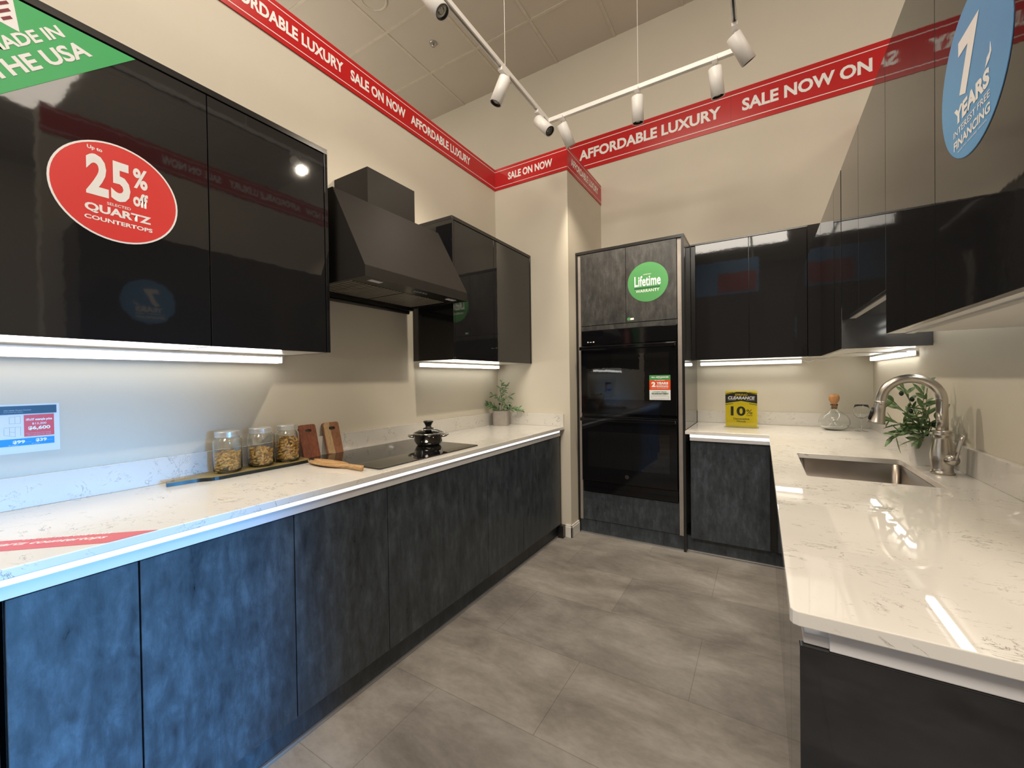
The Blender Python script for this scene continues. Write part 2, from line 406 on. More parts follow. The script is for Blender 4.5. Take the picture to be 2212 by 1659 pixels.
# sink
t = thing('sink', 'rectangular undermount steel sink cut into the right counter', 'sink', ((SX0+SX1)/2, (SY0+SY1)/2, .67))
bm = bmesh.new(); zt_, zb_ = .8885, .675; rr = []
for z, off, r in ((zt_, -.02, .03), (zt_, .004, .03), (zb_+.03, .006, .03), (zb_+.008, .014, .04), (zb_, .035, .05), (zb_-.003, .15, .02)):
    rr.append([bm.verts.new((SX0+x, SY0+y, z)) for x, y in rrect(SX1-SX0-2*off+.0, SY1-SY0-2*off, r, off, off)])
for a, b in zip(rr, rr[1:]):
    for i in range(len(a)): bm.faces.new((a[i], a[(i+1) % len(a)], b[(i+1) % len(a)], b[i]))
bm.faces.new(rr[-1])
mesh_obj('bowl', bm, M['sink'], t, smooth=True)
mesh_obj('drain', lathe([(.045, 0), (.045, .003), (.03, .003), (.028, -.002), (.0, -.002)], (2.40, 2.14, zb_-.001)), M['steel'], t, smooth=True)

# far base cabinet and right run
t = thing('base_cabinet', 'dark concrete-look base cabinet between the oven tower and the sink run', 'cabinet', (1.85, 3.5, .1))
mesh_obj('carcass', B((1.60, 2.70, 3.175, 3.80, .115, .84)), M['frame'], t)
mesh_obj('door', B((1.602, 2.10, 3.156, 3.175, .115, .84), bev=.0012), M['conc'], t)
t = thing('toe_kick', 'dark plinth on the floor beside the oven tower', 'plinth', (1.85, 3.2, 0))
mesh_obj('board', B((1.57, 2.20, 3.205, 3.225, .002, .112)), M['conc'], t)
mesh_obj('metal_edge', B((1.57, 2.20, 3.19, 3.205, 0, .010), bev=.002), M['alud'], t)
def right_base(y0, y1, seams, label, top=.846):
    t = thing('base_cabinet', label, 'cabinet', (2.4, (y0+y1)/2, .1))
    if 'sink' in label:
        mesh_obj('carcass', B((2.14, 2.158, y0+.001, y1-.001, .115, .84), (2.14, 2.74, y0+.001, y0+.018, .115, .84), (2.14, 2.74, y1-.018, y1-.001, .115, .84), (2.158, 2.74, y0+.02, y1-.02, .115, .13)), M['frame'], t)
    else: mesh_obj('carcass', B((2.14, 2.74, y0+.001, y1-.001, .115, .84)), M['frame'], t)
    e = [y0]+list(seams)+[y1]
    for p, q in zip(e, e[1:]):
        mesh_obj('door', B((2.121, 2.14, p+.0018, q-.0018, .115, .845), bev=.001), M['gloss'], t)
right_base(.752, 1.25, [], 'black gloss base cabinet nearest the camera under the right counter')
right_base(1.25, 1.72, [], 'black gloss base cabinet between the nearest one and the sink unit')
right_base(1.72, 2.60, [2.16], 'black gloss two-door base cabinet under the sink')
right_base(2.60, 3.15, [], 'black gloss base cabinet deep in the far right corner')
t = thing('end_panel', 'large black gloss panel closing the near end of the right counter', 'panel', (2.4, .74, 0))
mesh_obj('panel', B((2.109, XR-.002, .731, .749, .0, .847), bev=.001), M['gloss'], t)
t = thing('toe_kick', 'black plinth along the floor under the right sink run', 'plinth', (2.2, 2, 0))
mesh_obj('board', B((2.185, 2.20, .752, 3.185, .002, .112)), M['frame'], t)

# ------------------------------------------------------------------ far and right upper cabinets
XF = 2.413; YF = 3.475; ZT = 2.375
t = thing('upper_cabinet', 'glossy black two-door wall cabinet above the yellow sale card', 'cabinet', (1.96, 3.6, ZUB))
mesh_obj('carcass', B((1.605, 2.338, YF+.02, Y2-.001, ZUB+.004, ZT)), M['frame'], t)
mesh_obj('bottom_panel', B((1.607, 2.336, YF+.02, Y2-.002, ZUB, ZUB+.0035)), M['melam'], t)
mesh_obj('top_frame', B((1.572, 2.338, YF-.002, Y2-.001, ZT-.012, ZT+.001), bev=.001), M['frame'], t)
mesh_obj('filler', B((1.572, 1.603, YF+.012, YF+.03, ZUB, ZT-.014)), M['frame'], t)
for p, q in ((1.605, 1.977), (1.977, 2.338)):
    mesh_obj('door', B((p+.0015, q-.0015, YF, YF+.019, ZUB, ZT-.014), bev=.0012), M['gloss'], t)
t = thing('upper_cabinet', 'glossy black corner wall cabinet where far and right runs meet', 'cabinet', (2.6, 3.1, ZUB))
mesh_obj('carcass', B((2.34, XR-.001, YF+.02, Y2-.001, ZUB+.004, ZT), (XF+.02, XR-.001, 2.612, YF+.02, ZUB+.004, ZT)), M['frame'], t)
mesh_obj('bottom_panel', B((2.34, XR-.002, YF+.02, Y2-.002, ZUB, ZUB+.0035), (XF+.02, XR-.002, 2.613, YF+.02, ZUB, ZUB+.0035)), M['melam'], t)
mesh_obj('filler', B((2.3395, XF+.019, YF, YF+.019, ZUB, ZT)), M['gloss'], t)
mesh_obj('side_panel', B((XF, XR-.001, 2.594, 2.611, ZUB, 1.66), bev=.001), M['greypan'], t)
for p, q in ((2.612, 2.86), (2.86, 3.473)):
    mesh_obj('door', B((XF, XF+.019, p+.0015, q-.0015, ZUB, ZT), bev=.001), M['gloss'], t)
t = thing('upper_cabinet', 'short glossy black bridge cabinet high above the sink', 'cabinet', (2.6, 2.15, 1.59))
mesh_obj('carcass', B((XF+.02, XR-.001, 1.714, 2.592, 1.61, ZT)), M['frame'], t)
mesh_obj('underside', B((XF+.02, XR-.002, 1.715, 2.591, 1.606, 1.6095)), M['greypan'], t)
mesh_obj('light_rail', B((XF+.03, XF+.055, 1.72, 2.58, 1.596, 1.606)), M['melam'], t)
for p, q in ((1.712, 2.16), (2.16, 2.594)):
    mesh_obj('door', B((XF, XF+.019, p+.0015, q-.0015, 1.592, ZT), bev=.001), M['gloss'], t)
t = thing('upper_cabinet', 'big mirror-gloss wall cabinet nearest the camera with the blue oval sticker', 'cabinet', (2.6, 1.2, ZUB))
mesh_obj('carcass', B((XF+.02, XR-.001, .70, 1.711, ZUB+.004, ZT)), M['frame'], t)
mesh_obj('bottom_panel', B((XF+.02, XR-.002, .70, 1.711, ZUB, ZUB+.0035)), M['melam'], t)
mesh_obj('light_rail', B((XF+.045, XF+.065, .72, 1.70, ZUB-.004, ZUB), ), M['alud'], t)
for p, q in ((.70, .80), (.80, 1.255), (1.255, 1.712)):
    mesh_obj('door', B((XF, XF+.019, p+.0012, q-.0012, ZUB, ZT), bev=.0008), M['gloss'], t)

# under-cabinet LED bars
def led_bar(label, b, ax, s=1):
    x0, x1, y0, y1, z0, z1 = b
    t = thing('led_light_bar', label, 'light', ((x0+x1)/2, (y0+y1)/2, z0))
    k = {'L': (x0-.004, x0-.0005, y0, y1, z0-.003, z1-.006), 'R': (x1+.0005, x1+.004, y0, y1, z0-.003, z1-.006), 'F': (x0, x1, y1+.0005, y1+.004, z0-.003, z1-.006)}['F' if ax == 'x' else ('L' if x0 < 1 else 'R')]
    mesh_obj('diffuser', B((x0, x1, y0, y1, z0, z1-.006), bev=.003), M['led'], t)
    mesh_obj('light_shield', B(k), M['alu'], t)  # added plate that keeps the diffuser's light off the wall behind
    mesh_obj('mounting_rail', B((x0+.002, x1-.002, y0+.002, y1-.002, z1-.006, z1)), M['alu'], t)
    if ax == 'y': mesh_obj('end_cap', B((x0-.001, x1+.001, y1, y1+.004, z0-.001, z1)), M['alu'], t)
    else: mesh_obj('end_cap', B((x1, x1+.004, y0-.001, y1+.001, z0-.001, z1)), M['alu'], t)
led_bar('long glowing bar under the left cabinets above the pasta jars', (.045, .075, -.35, 1.0, 1.405, 1.436), 'y')
led_bar('glowing bar under the cabinet right of the hood, above the small plant', (.045, .070, 1.965, 2.93, 1.408, 1.436), 'y')
led_bar('glowing bar under the far wall cabinet above the yellow card', (1.605, 2.32, Y2-.07, Y2-.045, 1.408, 1.436), 'x')
led_bar('glowing bar on the right wall under the corner cabinet', (XR-.04, XR-.014, 2.80, 3.70, 1.408, 1.436), 'y')
led_bar('glowing bar beneath the short bridge cabinet, seen mirrored in the right counter', (XR-.04, XR-.014, 1.75, 2.55, 1.572, 1.600), 'y')
o = mesh_obj('power_cord', tube([(2.33, 3.765, 1.425), (2.36, 3.72, 1.41), (2.40, 3.6, 1.425), (2.43, 3.45, 1.415), (2.46, 3.2, 1.435), (2.47, 2.95, 1.43), (2.50, 2.8, 1.43), (XR-.045, 2.80, 1.425)], .003, 6), M['melam'])
tag(o, 'thin white cord looping under the corner wall cabinet', 'cord')

# ------------------------------------------------------------------ oven tower
YO = 3.161
t = thing('oven_tower', 'tall concrete-look cabinet housing the double wall oven', 'cabinet', (1.13, 3.5, 0))
tower = t
mesh_obj('side_panel', B((.7085, .724, YO-.002, Y2-.002, 0, 2.352), bev=.001), M['frame'], t)
mesh_obj('side_panel', B((1.551, 1.569, YO-.004, Y2-.002, 0, 2.352), bev=.001), M['greypan'], t)
mesh_obj('panel_edge', B((1.5505, 1.5695, YO-.006, YO-.0042, 0, 2.352)), M['frame'], t)
mesh_obj('top_panel', B((.7085, 1.569, YO-.004, Y2-.002, 2.353, 2.376), bev=.001), M['frame'], t)
mesh_obj('carcass', B((.726, 1.549, YO+.03, Y2-.003, .1, 2.352)), M['frame'], t)
mesh_obj('filler', B((.726, .750, YO+.006, YO+.02, .115, 2.35)), M['greyfill'], t)
mesh_obj('filler', B((1.520, 1.549, YO+.006, YO+.02, .115, 2.35)), M['greyfill'], t)
for p, q in ((.752, 1.134), (1.134, 1.518)):
    mesh_obj('door', B((p+.0015, q-.0015, YO, YO+.019, 1.750, 2.350), bev=.0012), M['conctop'], t)
mesh_obj('trim_board', B((.752, 1.518, YO+.002, YO+.02, 1.708, 1.746)), M['conctop'], t)
mesh_obj('drawer_front', B((.752, 1.518, YO, YO+.019, .122, .358), bev=.0012), M['conc'], t)
mesh_obj('toe_kick', B((.726, 1.549, YO+.012, YO+.03, .003, .118)), M['conc'], t)
mesh_obj('metal_edge', B((.726, 1.549, YO-.0, YO+.012, 0, .010)), M['alud'], t)
t = thing('double_oven', 'black glass double wall oven built into the tall cabinet', 'oven', (1.13, 3.3, .36))
oven = t
OX0, OX1 = .757, 1.515
mesh_obj('body', B((OX0, OX1, YO+.004, YO+.03, .362, 1.704)), M['ovenblack'], t)
mesh_obj('control_panel', B((OX0, OX1, YO-.012, YO+.003, 1.585, 1.704), bev=.002), M['ovenblack'], t)
for k, (za, zb, wz0, wz1) in enumerate(((1.018, 1.578, 1.135, 1.50), (.455, .995, .575, .87))):
    d = mesh_obj('oven_door', B((OX0, OX1, YO-.024, YO+.003, za, zb), bev=.003), M['ovenblack'], t)
    mesh_obj('window', B((OX0+.055, OX1-.055, YO-.0255, YO-.0242, wz0, wz1), bev=.0004), M['cookglass'], d)
    hz = zb-.022
    mesh_obj('handle', B((OX0+.004, OX1-.004, YO-.075, YO-.055, hz-.014, hz+.014), (OX0+.012, OX0+.035, YO-.056, YO-.02, hz-.01, hz+.01), (OX1-.035, OX1-.012, YO-.056, YO-.02, hz-.01, hz+.01), bev=.004), M['ovenblack'], d)
mesh_obj('vent_strip', B((OX0+.012, OX1, YO-.012, YO+.003, .364, .45), (OX0+.012, OX1, YO-.016, YO-.0122, .40, .405)), M['ovenblack'], t)
mesh_obj('badge', lathe([(.0, 0), (.0165, 0), (.0165, .001), (.0135, .0014), (.0, .0014)], (1.134, YO-.0245, .518), axis=(0, -1, 0)), M['rim'], t)
mesh_obj('display', B((.812, .822, YO-.0135, YO-.0122, 1.607, 1.616), (.832, .850, YO-.0135, YO-.0122, 1.608, 1.612), (.860, .872, YO-.0135, YO-.0122, 1.606, 1.615)), M['txt'], t)

# ------------------------------------------------------------------ range hood
t = thing('range_hood', 'matte black angled range hood with chimney above the cooktop', 'range hood', (0, 1.515, 1.79))
HY0, HY1 = 1.135, 1.893
bm = bmesh.new()
prof = [(0.001, 1.79), (0.001, 2.252), (.295, 2.252), (.52, 1.842), (.52, 1.79)]
a = [bm.verts.new((x, HY0, z)) for x, z in prof]; b = [bm.verts.new((x, HY1, z)) for x, z in prof]
bm.faces.new(a); bm.faces.new(b[::-1])
for i in range(4): bm.faces.new((a[i], b[i], b[i+1], a[i+1]))
bmesh.ops.bevel(bm, geom=[e for e in bm.edges if len(e.link_faces) == 2], offset=.0012, segments=2, affect='EDGES')
mesh_obj('canopy', bm, M['hood'], t)
mesh_obj('chimney', B((0.001, .28, 1.357, 1.702, 2.2525, 2.449), bev=.0012), M['hood'], t)
mesh_obj('rim', B((.40, .518, HY0+.002, HY1-.002, 1.792, 1.797), (.002, .07, HY0+.002, HY1-.002, 1.775, 1.797), (.07, .40, HY0+.002, HY0+.03, 1.792, 1.797), (.07, .40, HY1-.03, HY1-.002, 1.792, 1.797)), M['hooddark'], t)
mesh_obj('grease_bar', tube([(.03, HY0+.004, 1.768), (.03, HY1-.01, 1.768)], .012, 10), M['hooddark'], t)
for y0 in (HY0+.035, HY0+.385):
    bs = []
    for k in range(15):
        yy = y0+k*.0225
        bs.append((.085, .375, yy, yy+.011, 1.7935, 1.7955))
    mesh_obj('baffle_filter', B(*bs, bev=.0006), M['baffle'], t)
mesh_obj('filter_backing', B((.07, .40, HY0+.03, HY1-.03, 1.7965, 1.798)), M['ink'], t)
for yy in (1.20, 1.76):
    mesh_obj('lamp', B((.455, .485, yy, yy+.07, 1.789, 1.7925)), M['alu'], t)
mesh_obj('buttons', B(*[(.46, .472, 1.49+k*.022, 1.503+k*.022, 1.788, 1.7925) for k in range(5)]), M['alud'], t)

# ------------------------------------------------------------------ cooktop, pot
t = thing('cooktop', 'black glass cooktop set flush in the left counter', 'cooktop', (.33, 1.5, CT))
mesh_obj('glass', prism(rrect(.550, .745, .012), (.052, 1.13, CT+.0006), (1, 0, 0), (0, 1, 0), (0, 0, 1), .005), M['cookglass'], t)
px, py, pz = .325, 1.742, CT+.0058
t = thing('cooking_pot', 'small polished steel pot with lid standing on the cooktop', 'pot', (px, py, pz))
K = 1.1
mesh_obj('body', lathe([(r*K, h) for r, h in [(0, 0), (.058, 0), (.064, .004), (.072, .018), (.077, .028), (.078, .066), (.081, .068), (.078, .0685), (.075, .066), (.074, .03), (.06, .01), (0, .008)]], (px, py, pz)), M['steel'], t, smooth=True)
Rv2 = Vector((.854, .52, 0)); Fv2 = Vector((.52, -.854, 0))
for sgn in (1, -1):
    pts = []
    for k in range(11):
        th = PI*k/10
        pts.append(Vector((px, py, pz+.054+.006*math.sin(th)))+Rv2*sgn*(.080+.036*math.sin(th)**.8)+Fv2*(.03*math.cos(th)+(.012 if sgn < 0 else -.012)))
    mesh_obj('handle', tube(pts, .0068, 10), M['steel'], t, smooth=True)
l = mesh_obj('lid', lathe([(r*K, h) for r, h in [(.081, .069), (.0815, .073), (.074, .079), (.05, .09), (.022, .096), (0, .097)]], (px, py, pz)), M['glass'], t, smooth=True)
mesh_obj('lid_rim', lathe([(r*K, h) for r, h in [(.0785, .068), (.084, .069), (.084, .075), (.078, .077), (.0765, .072), (.0785, .068)]], (px, py, pz), cap=False), M['steel'], l, smooth=True)
mesh_obj('knob', lathe([(0, .097), (.034, .0975), (.031, .102), (.018, .107), (.017, .115), (.024, .130), (.030, .139), (.031, .142), (.026, .146), (0, .147)], (px, py, pz)), M['blackpl'], l, smooth=True)

# ------------------------------------------------------------------ jars on the board
bz = CT+.0005
t = thing('serving_board', 'long olive-green paddle board with dark edge under three jars', 'board', (.08, .8, bz))
outl = []
W0, W1 = .022, .158
def bz_curve(p0, p1, p2, p3, n=10):
    return [tuple((1-s)**3*a+3*(1-s)**2*s*b+3*(1-s)*s*s*c+s**3*d for a, b, c, d in zip(p0, p1, p2, p3)) for s in [i/n for i in range(n)]]
outl += bz_curve((.105, .530), (.125, .60), (.115, .62), (.135, .645))
outl += bz_curve((.135, .645), (.155, .66), (W1, .68), (W1, .72), 6)
outl += [(W1, 1.0)]+bz_curve((W1-.004, 1.075), (W1-.01, 1.092), (W1-.02, 1.095), (W1-.03, 1.095), 5)
outl += bz_curve((W0+.025, 1.105), (W0+.01, 1.105), (W0, 1.10), (W0, 1.08), 5)+[(W0, .72)]
outl += bz_curve((W0, .70), (W0, .66), (.05, .66), (.062, .62), 8)+bz_curve((.062, .62), (.07, .59), (.06, .55), (.075, .528), 6)
mesh_obj('edge', prism(outl, (0, 0, bz), (1, 0, 0), (0, 1, 0), (0, 0, 1), .0135), M['green_edge'], t)
cx_ = sum(p[0] for p in outl)/len(outl); cy_ = .8
mesh_obj('top_face', prism([(cx_+(x-cx_)*.975, cy_+(y-cy_)*.994) for x, y in outl], (0, 0, bz+.0135), (1, 0, 0), (0, 1, 0), (0, 0, 1), .0018), M['bamboo'], t)
mesh_obj('hanging_hole', lathe([(.006, 0), (.006, .0006), (0, .0006)], (.088, .556, bz+.0153)), M['ink'], t)
bt = bz+.0156
def pasta_mesh(cx, cy, z0, R, H, n, seed, sl=1.0):
    rnd = random.Random(seed); bm = bmesh.new()
    for k in range(n):
        z = z0+.009+(H-.012)*(k/n)+rnd.uniform(-.003, .003)
        rad = R*math.sqrt(rnd.uniform(.35, 1)) if k < n*.85 else R*math.sqrt(rnd.random())
        a = rnd.uniform(0, 2*PI); c = Vector((cx+rad*math.cos(a), cy+rad*math.sin(a), z))
        ax = Vector((rnd.uniform(-1, 1), rnd.uniform(-1, 1), rnd.uniform(-.7, .7))).normalized()
        bx_ = ax.orthogonal().normalized(); L = .0085*sl
        pts = [c+ax*L*math.cos(th)+bx_*L*.8*math.sin(th) for th in [PI*q/4 for q in range(5)]]
        tube(pts, .0042, 6, bm)
    return bm
def jar(y, x, fill, n, where, seed, plab):
    z = bt; R = .053; t = thing('glass_jar', where, 'jar', (x, y, z), 'pasta jars on the serving board')
    def sq(r, h): return (r, h)
    outer = [(0, 0), (.043, 0), (.050, .004), (R, .014), (R, .128), (.052, .138), (.044, .146), (.0435, .150), (.0435, .168)]
    inner = [(.0412, .168), (.0412, .150), (.042, .146), (.0495, .137), (.0505, .127), (.0505, .016), (.046, .008), (.036, .006), (0, .006)]
    mesh_obj('glass_body', lathe(outer+inner, (x, y, z), 40, cap=False), M['glass'], t, smooth=True)
    ld = mesh_obj('lid', lathe([(.044, .150), (.0465, .151), (.0465, .158), (.0455, .159), (.0465, .160), (.0465, .172), (.045, .174), (.0, .174)], (x, y, z), 40), M['lid'], t, smooth=False)
    mesh_obj('label_emboss', B((x+R-.002, x+R+.0005, y-.012, y+.012, z+.105, z+.107), bev=.0005), M['glass'], t)
    p = mesh_obj('pasta', pasta_mesh(x, y, z+.006, .041, fill, n, seed), M['pasta'], None, smooth=True)
    tag(p, plab, 'pasta', None, 'stuff')
jar(.748, .093, .078, 150, 'leftmost pasta jar on the board, just over half full', 1, 'dry pasta in the leftmost jar')
jar(.887, .090, .078, 150, 'middle pasta jar on the board, half full', 2, 'dry pasta in the middle jar')
jar(1.012, .088, .108, 220, 'rightmost pasta jar on the board, filled nearly to the lid', 3, 'dry pasta in the rightmost, fullest jar')

# cutting boards
def cutting_board(y0, w, m, label, two=False):
    t = thing('cutting_board', label, 'board', (.05, y0+w/2, CT))
    zb = CT+.0012; H = .178; base = Vector((.062, y0, zb)); top = Vector((.0145, y0, zb+.172))
    u = (top-base).normalized(); n = Vector((u.z, 0, -u.x))
    def plate(name, x0, x1, mat_, hole):
        bm = bmesh.new(); T = .012
        out = [p for p in rrect(w, H, .012)]
        if two: out = [(min(max(px_, x0), x1), py_) for px_, py_ in out]
        clean = [];
        for p in out:
            if not clean or (abs(p[0]-clean[-1][0])+abs(p[1]-clean[-1][1])) > 1e-6: clean.append(p)
        ov = [bm.verts.new(base+Vector((0, 1, 0))*a+u*b-n*0) for a, b in clean]
        es = [bm.edges.new((ov[i], ov[(i+1) % len(ov)])) for i in range(len(ov))]
        if hole:
            hv = [bm.verts.new(base+Vector((0, 1, 0))*a+u*b) for a, b in rrect(.036, .015, .007, w*.5-.016+ (.002 if two else 0), H-.04)]
            es += [bm.edges.new((hv[i], hv[(i+1) % len(hv)])) for i in range(len(hv))]
        bmesh.ops.triangle_fill(bm, edges=es, use_beauty=True)
        g = bmesh.ops.extrude_face_region(bm, geom=list(bm.faces))
        bmesh.ops.translate(bm, verts=[v for v in g['geom'] if isinstance(v, bmesh.types.BMVert)], vec=-n*T)
        return mesh_obj(name, bm, mat_, t)
    if not two: plate('board', 0, w, m, True)
    else:
        plate('board', 0, w, m, True)
        o = prism([(0.004, .012), (w*.47, .0), (w*.40, H), (.012, H-.001), (.0035, H-.012)], base+n*.0003, (0, 1, 0), u, n, .0006)
        hole = prism(rrect(.026, .0155, .006, w*.5-.016, H-.0405), base+n*.0010, (0, 1, 0), u, n, .0004)
        mesh_obj('pale_stripe', o, M['woodpale'], t)
        mesh_obj('grip_shadow', hole, M['ink'], t)
    return t
cutting_board(1.112, .092, M['woodred'], 'reddish-brown wooden cutting board leaning against the wall next to the jars')
cutting_board(1.247, .096, M['woodmix'], 'two-tone pale and brown cutting board leaning behind the cooktop', True)

# spoon rest
t = thing('spoon_rest', 'carved wooden spoon rest lying between serving board and cooktop', 'spoon rest', (.35, 1.07, CT))
bm = bmesh.new(); secs = []
for i in range(25):
    s = i/24; x = .182+.372*s
    if s < .72:
        w = .045*math.sin(PI*min(1, (s/.72)*.93+.07))**.6
    else: w = .0095
    if .62 < s < .74: w = max(.0095, w)
    w = max(w, .004 if i in (0,) else .0095)
    yc = 1.073+.006*math.sin(s*3); h = .016+.010*abs(s-.35)
    dip = .008 if s < .66 else 0
    secs.append([(x, yc-w, CT+.002+h*.55), (x, yc-w*.9, CT+.002+h), (x, yc-w*.6, CT+.002+h-dip), (x, yc+w*.6, CT+.002+h-dip), (x, yc+w*.9, CT+.002+h), (x, yc+w, CT+.002+h*.55), (x, yc+w*.5, CT+.001), (x, yc-w*.5, CT+.001)])
rows = [[bm.verts.new(p) for p in s] for s in secs]
for a, b in zip(rows, rows[1:]):
    for i in range(8): bm.faces.new((a[i], a[(i+1) % 8], b[(i+1) % 8], b[i]))
bm.faces.new(rows[0]); bm.faces.new(rows[-1][::-1])
mesh_obj('bowl_and_handle', bm, M['woodspoon'], t, smooth=True)

# ------------------------------------------------------------------ plants
def leaf(bm, p, d, L, W, rnd):
    d = d.normalized(); side = d.cross(Vector((rnd.uniform(-1, 1), rnd.uniform(-1, 1), rnd.uniform(-.3, 1)))).normalized()
    up = side.cross(d); prev = None
    st = []
    for k in range(6):
        s = k/5; w = W*math.sin(PI*(s*.93+.035))**.8
        c = p+d*L*s-Vector((0, 0, 1))*L*.12*s*s
        st.append((bm.verts.new(c-side*w+up*w*.3), bm.verts.new(c), bm.verts.new(c+side*w+up*w*.3)))
    for a, b in zip(st, st[1:]):
        bm.faces.new((a[0], a[1], b[1], b[0])); bm.faces.new((a[1], a[2], b[2], b[1]))
def plant(pot_c, stems, leafL, leafW, m, seed, t, olives):
    rnd = random.Random(seed); bs = bmesh.new(); bl = bmesh.new(); bo = bmesh.new()
    for st in stems:
        pts = [Vector(p)+Vector(pot_c) for p in st['pts']]
        fine = []
        for a, b in zip(pts, pts[1:]):
            for k in range(6): fine.append(a.lerp(b, k/6))
        fine.append(pts[-1])
        tube(fine, [.0022*(1-.6*i/len(fine)) for i in range(len(fine))], 5, bs)
        n = st['n']
        for k in range(n):
            s = .18+.82*k/(n-1); i = min(int(s*(len(fine)-1)), len(fine)-2)
            tdir = (fine[i+1]-fine[i]).normalized(); a = rnd.uniform(0, 2*PI)
            o1 = tdir.orthogonal().normalized(); o2 = tdir.cross(o1)
            out = (o1*math.cos(a)+o2*math.sin(a))
            d = tdir*rnd.uniform(.35, .9)+out*rnd.uniform(.5, 1)
            if k == n-1: d = tdir
            leaf(bl, fine[i], d, leafL*rnd.uniform(.7, 1.15), leafW*rnd.uniform(.8, 1.2), rnd)
    for q in olives:
        bmesh.ops.create_icosphere(bo, subdivisions=2, radius=.0085, matrix=Matrix.Translation(Vector(pot_c)+Vector(q)) @ Matrix.Diagonal((1, 1, 1.3, 1)))
    mesh_obj('stems', bs, M['stem'], t, smooth=True)
    mesh_obj('foliage', bl, m, t, smooth=None)
    if olives: mesh_obj('olives', bo, M['olive'], t, smooth=True)
# left: small plant in a grey cement pot
pc = (.120, 2.875, CT+.0006)
t = thing('potted_plant', 'small bushy green plant in a grey cement pot in the left corner', 'plant', pc)
def square_pot(c, wb, wt, h, r, wall=.008, rot=0):
    bm = bmesh.new(); rings = []
    for w, z in ((wb, 0), (wt, h), (wt-2*wall, h), (wt-2*wall-.004, h-.02)):
        rings.append([bm.verts.new((x-w/2, y-w/2, z)) for x, y in rrect(w, w, r)])
    for a, b in zip(rings, rings[1:]):
        for i in range(len(a)): bm.faces.new((a[i], a[(i+1) % len(a)], b[(i+1) % len(a)], b[i]))
    bm.faces.new(rings[0][::-1]); f = bm.faces.new(rings[-1]); f.material_index = 1
    bmesh.ops.rotate(bm, verts=bm.verts, matrix=Matrix.Rotation(rot, 3, 'Z'))
    bmesh.ops.translate(bm, verts=bm.verts, vec=c)
    return bm
mesh_obj('pot', square_pot(pc, .128, .134, .126, .02, rot=math.radians(22)), [M['conpot'], M['soil']], t)
R_ = Vector((.854, .520, 0)); 
def sp(a, z, dep=0): return tuple(R_*a+Vector((-.52, .854, 0))*dep+Vector((0, 0, z)))
plant(pc, [dict(pts=[sp(0, .10), sp(.005, .2), sp(-.005, .30), sp(.01, .385)], n=26),
           dict(pts=[sp(0, .10), sp(-.05, .16), sp(-.13, .185)], n=20), dict(pts=[sp(-.01, .11), sp(-.05, .15), sp(-.11, .20, -.02)], n=16),
           dict(pts=[sp(.02, .11), sp(.10, .15), sp(.19, .115, -.03)], n=22), dict(pts=[sp(.02, .12), sp(.09, .14, -.05), sp(.155, .14, -.06)], n=16),
           dict(pts=[sp(.0, .12), sp(.03, .16, -.03), sp(.07, .215, -.03)], n=13), dict(pts=[sp(0, .2), sp(.05, .24), sp(.085, .26)], n=9),
           dict(pts=[sp(0, .2), sp(-.04, .24), sp(-.08, .275)], n=9), dict(pts=[sp(0, .28), sp(.03, .31), sp(.055, .345)], n=7)],
        .046, .0058, M['leaf2'], 4, t, [sp(-.012, .185, -.02), sp(.055, .15, -.04), sp(.075, .172, -.03)])
# right: olive plant in a white square pot
pc = (2.670, 2.345, CT+.0006)
t = thing('potted_plant', 'leafy olive plant in a white square pot behind the faucet', 'plant', pc)
mesh_obj('pot', square_pot(pc, .095, .118, .128, .006, rot=math.radians(0)), [M['white'], M['soil']], t)
plant(pc, [dict(pts=[sp(-.01, .12), sp(-.05, .22), sp(-.11, .35, 0)], n=18), dict(pts=[sp(0, .12), sp(-.02, .24), sp(-.01, .36)], n=12),
           dict(pts=[sp(0, .12), sp(-.07, .20), sp(-.16, .29)], n=17), dict(pts=[sp(0, .12), sp(-.09, .17), sp(-.20, .20)], n=18),
           dict(pts=[sp(0, .12), sp(-.09, .15), sp(-.205, .12, -.05)], n=17), dict(pts=[sp(0, .12), sp(-.01, .20), sp(.0, .30)], n=13),
           dict(pts=[sp(0, .12), sp(-.04, .2, -.05), sp(-.08, .26, -.06)], n=13), dict(pts=[sp(0, .12), sp(-.03, .17, -.05), sp(-.02, .23, -.08)], n=10),
           dict(pts=[sp(0, .12), sp(-.06, .13, -.04), sp(-.12, .11, -.07)], n=10)],
      .062, .0085, M['leaf'], 9, t, [sp(-.085, .285, -.02), sp(-.10, .235, -.03), sp(-.03, .18, -.06), sp(-.112, .31)])

# ------------------------------------------------------------------ faucet
fx, fy = 2.662, 2.142; fz = CT+.0005
t = thing('faucet', 'tall brushed nickel gooseneck faucet standing behind the sink', 'faucet', (fx, fy, fz))
mesh_obj('body', lathe([(0, 0), (.036, 0), (.037, .005), (.033, .009), (.031, .02), (.0345, .05), (.036, .075), (.033, .10), (.027, .135), (.0255, .148), (.029, .151), (.029, .157), (.026, .159), (.029, .163), (.026, .169), (.020, .172), (0, .172)], (fx, fy, fz)), M['nickel'], t, smooth=True)
pts = [(fx, fy, fz+.165), (fx, fy, 1.20)]
for k in range(21):
    a = PI*k/20*1.0; pts.append((fx-.0905+.0905*math.cos(a), fy, 1.20+.0905*math.sin(a)))
pts.append((fx-.183, fy, 1.19))
mesh_obj('spout', tube(pts, .0178, 18), M['nickel'], t, smooth=True)
hd = Vector((-.16, 0, -1)).normalized(); h0 = Vector((fx-.183, fy, 1.198))
h = mesh_obj('spray_head', lathe([(.0178, 0), (.0215, .002), (.0215, .008), (.019, .010), (.0215, .014), (.020, .018), (.022, .045), (.0285, .088), (.031, .094), (.0, .094)], h0, axis=hd), M['nickel'], t, smooth=True)
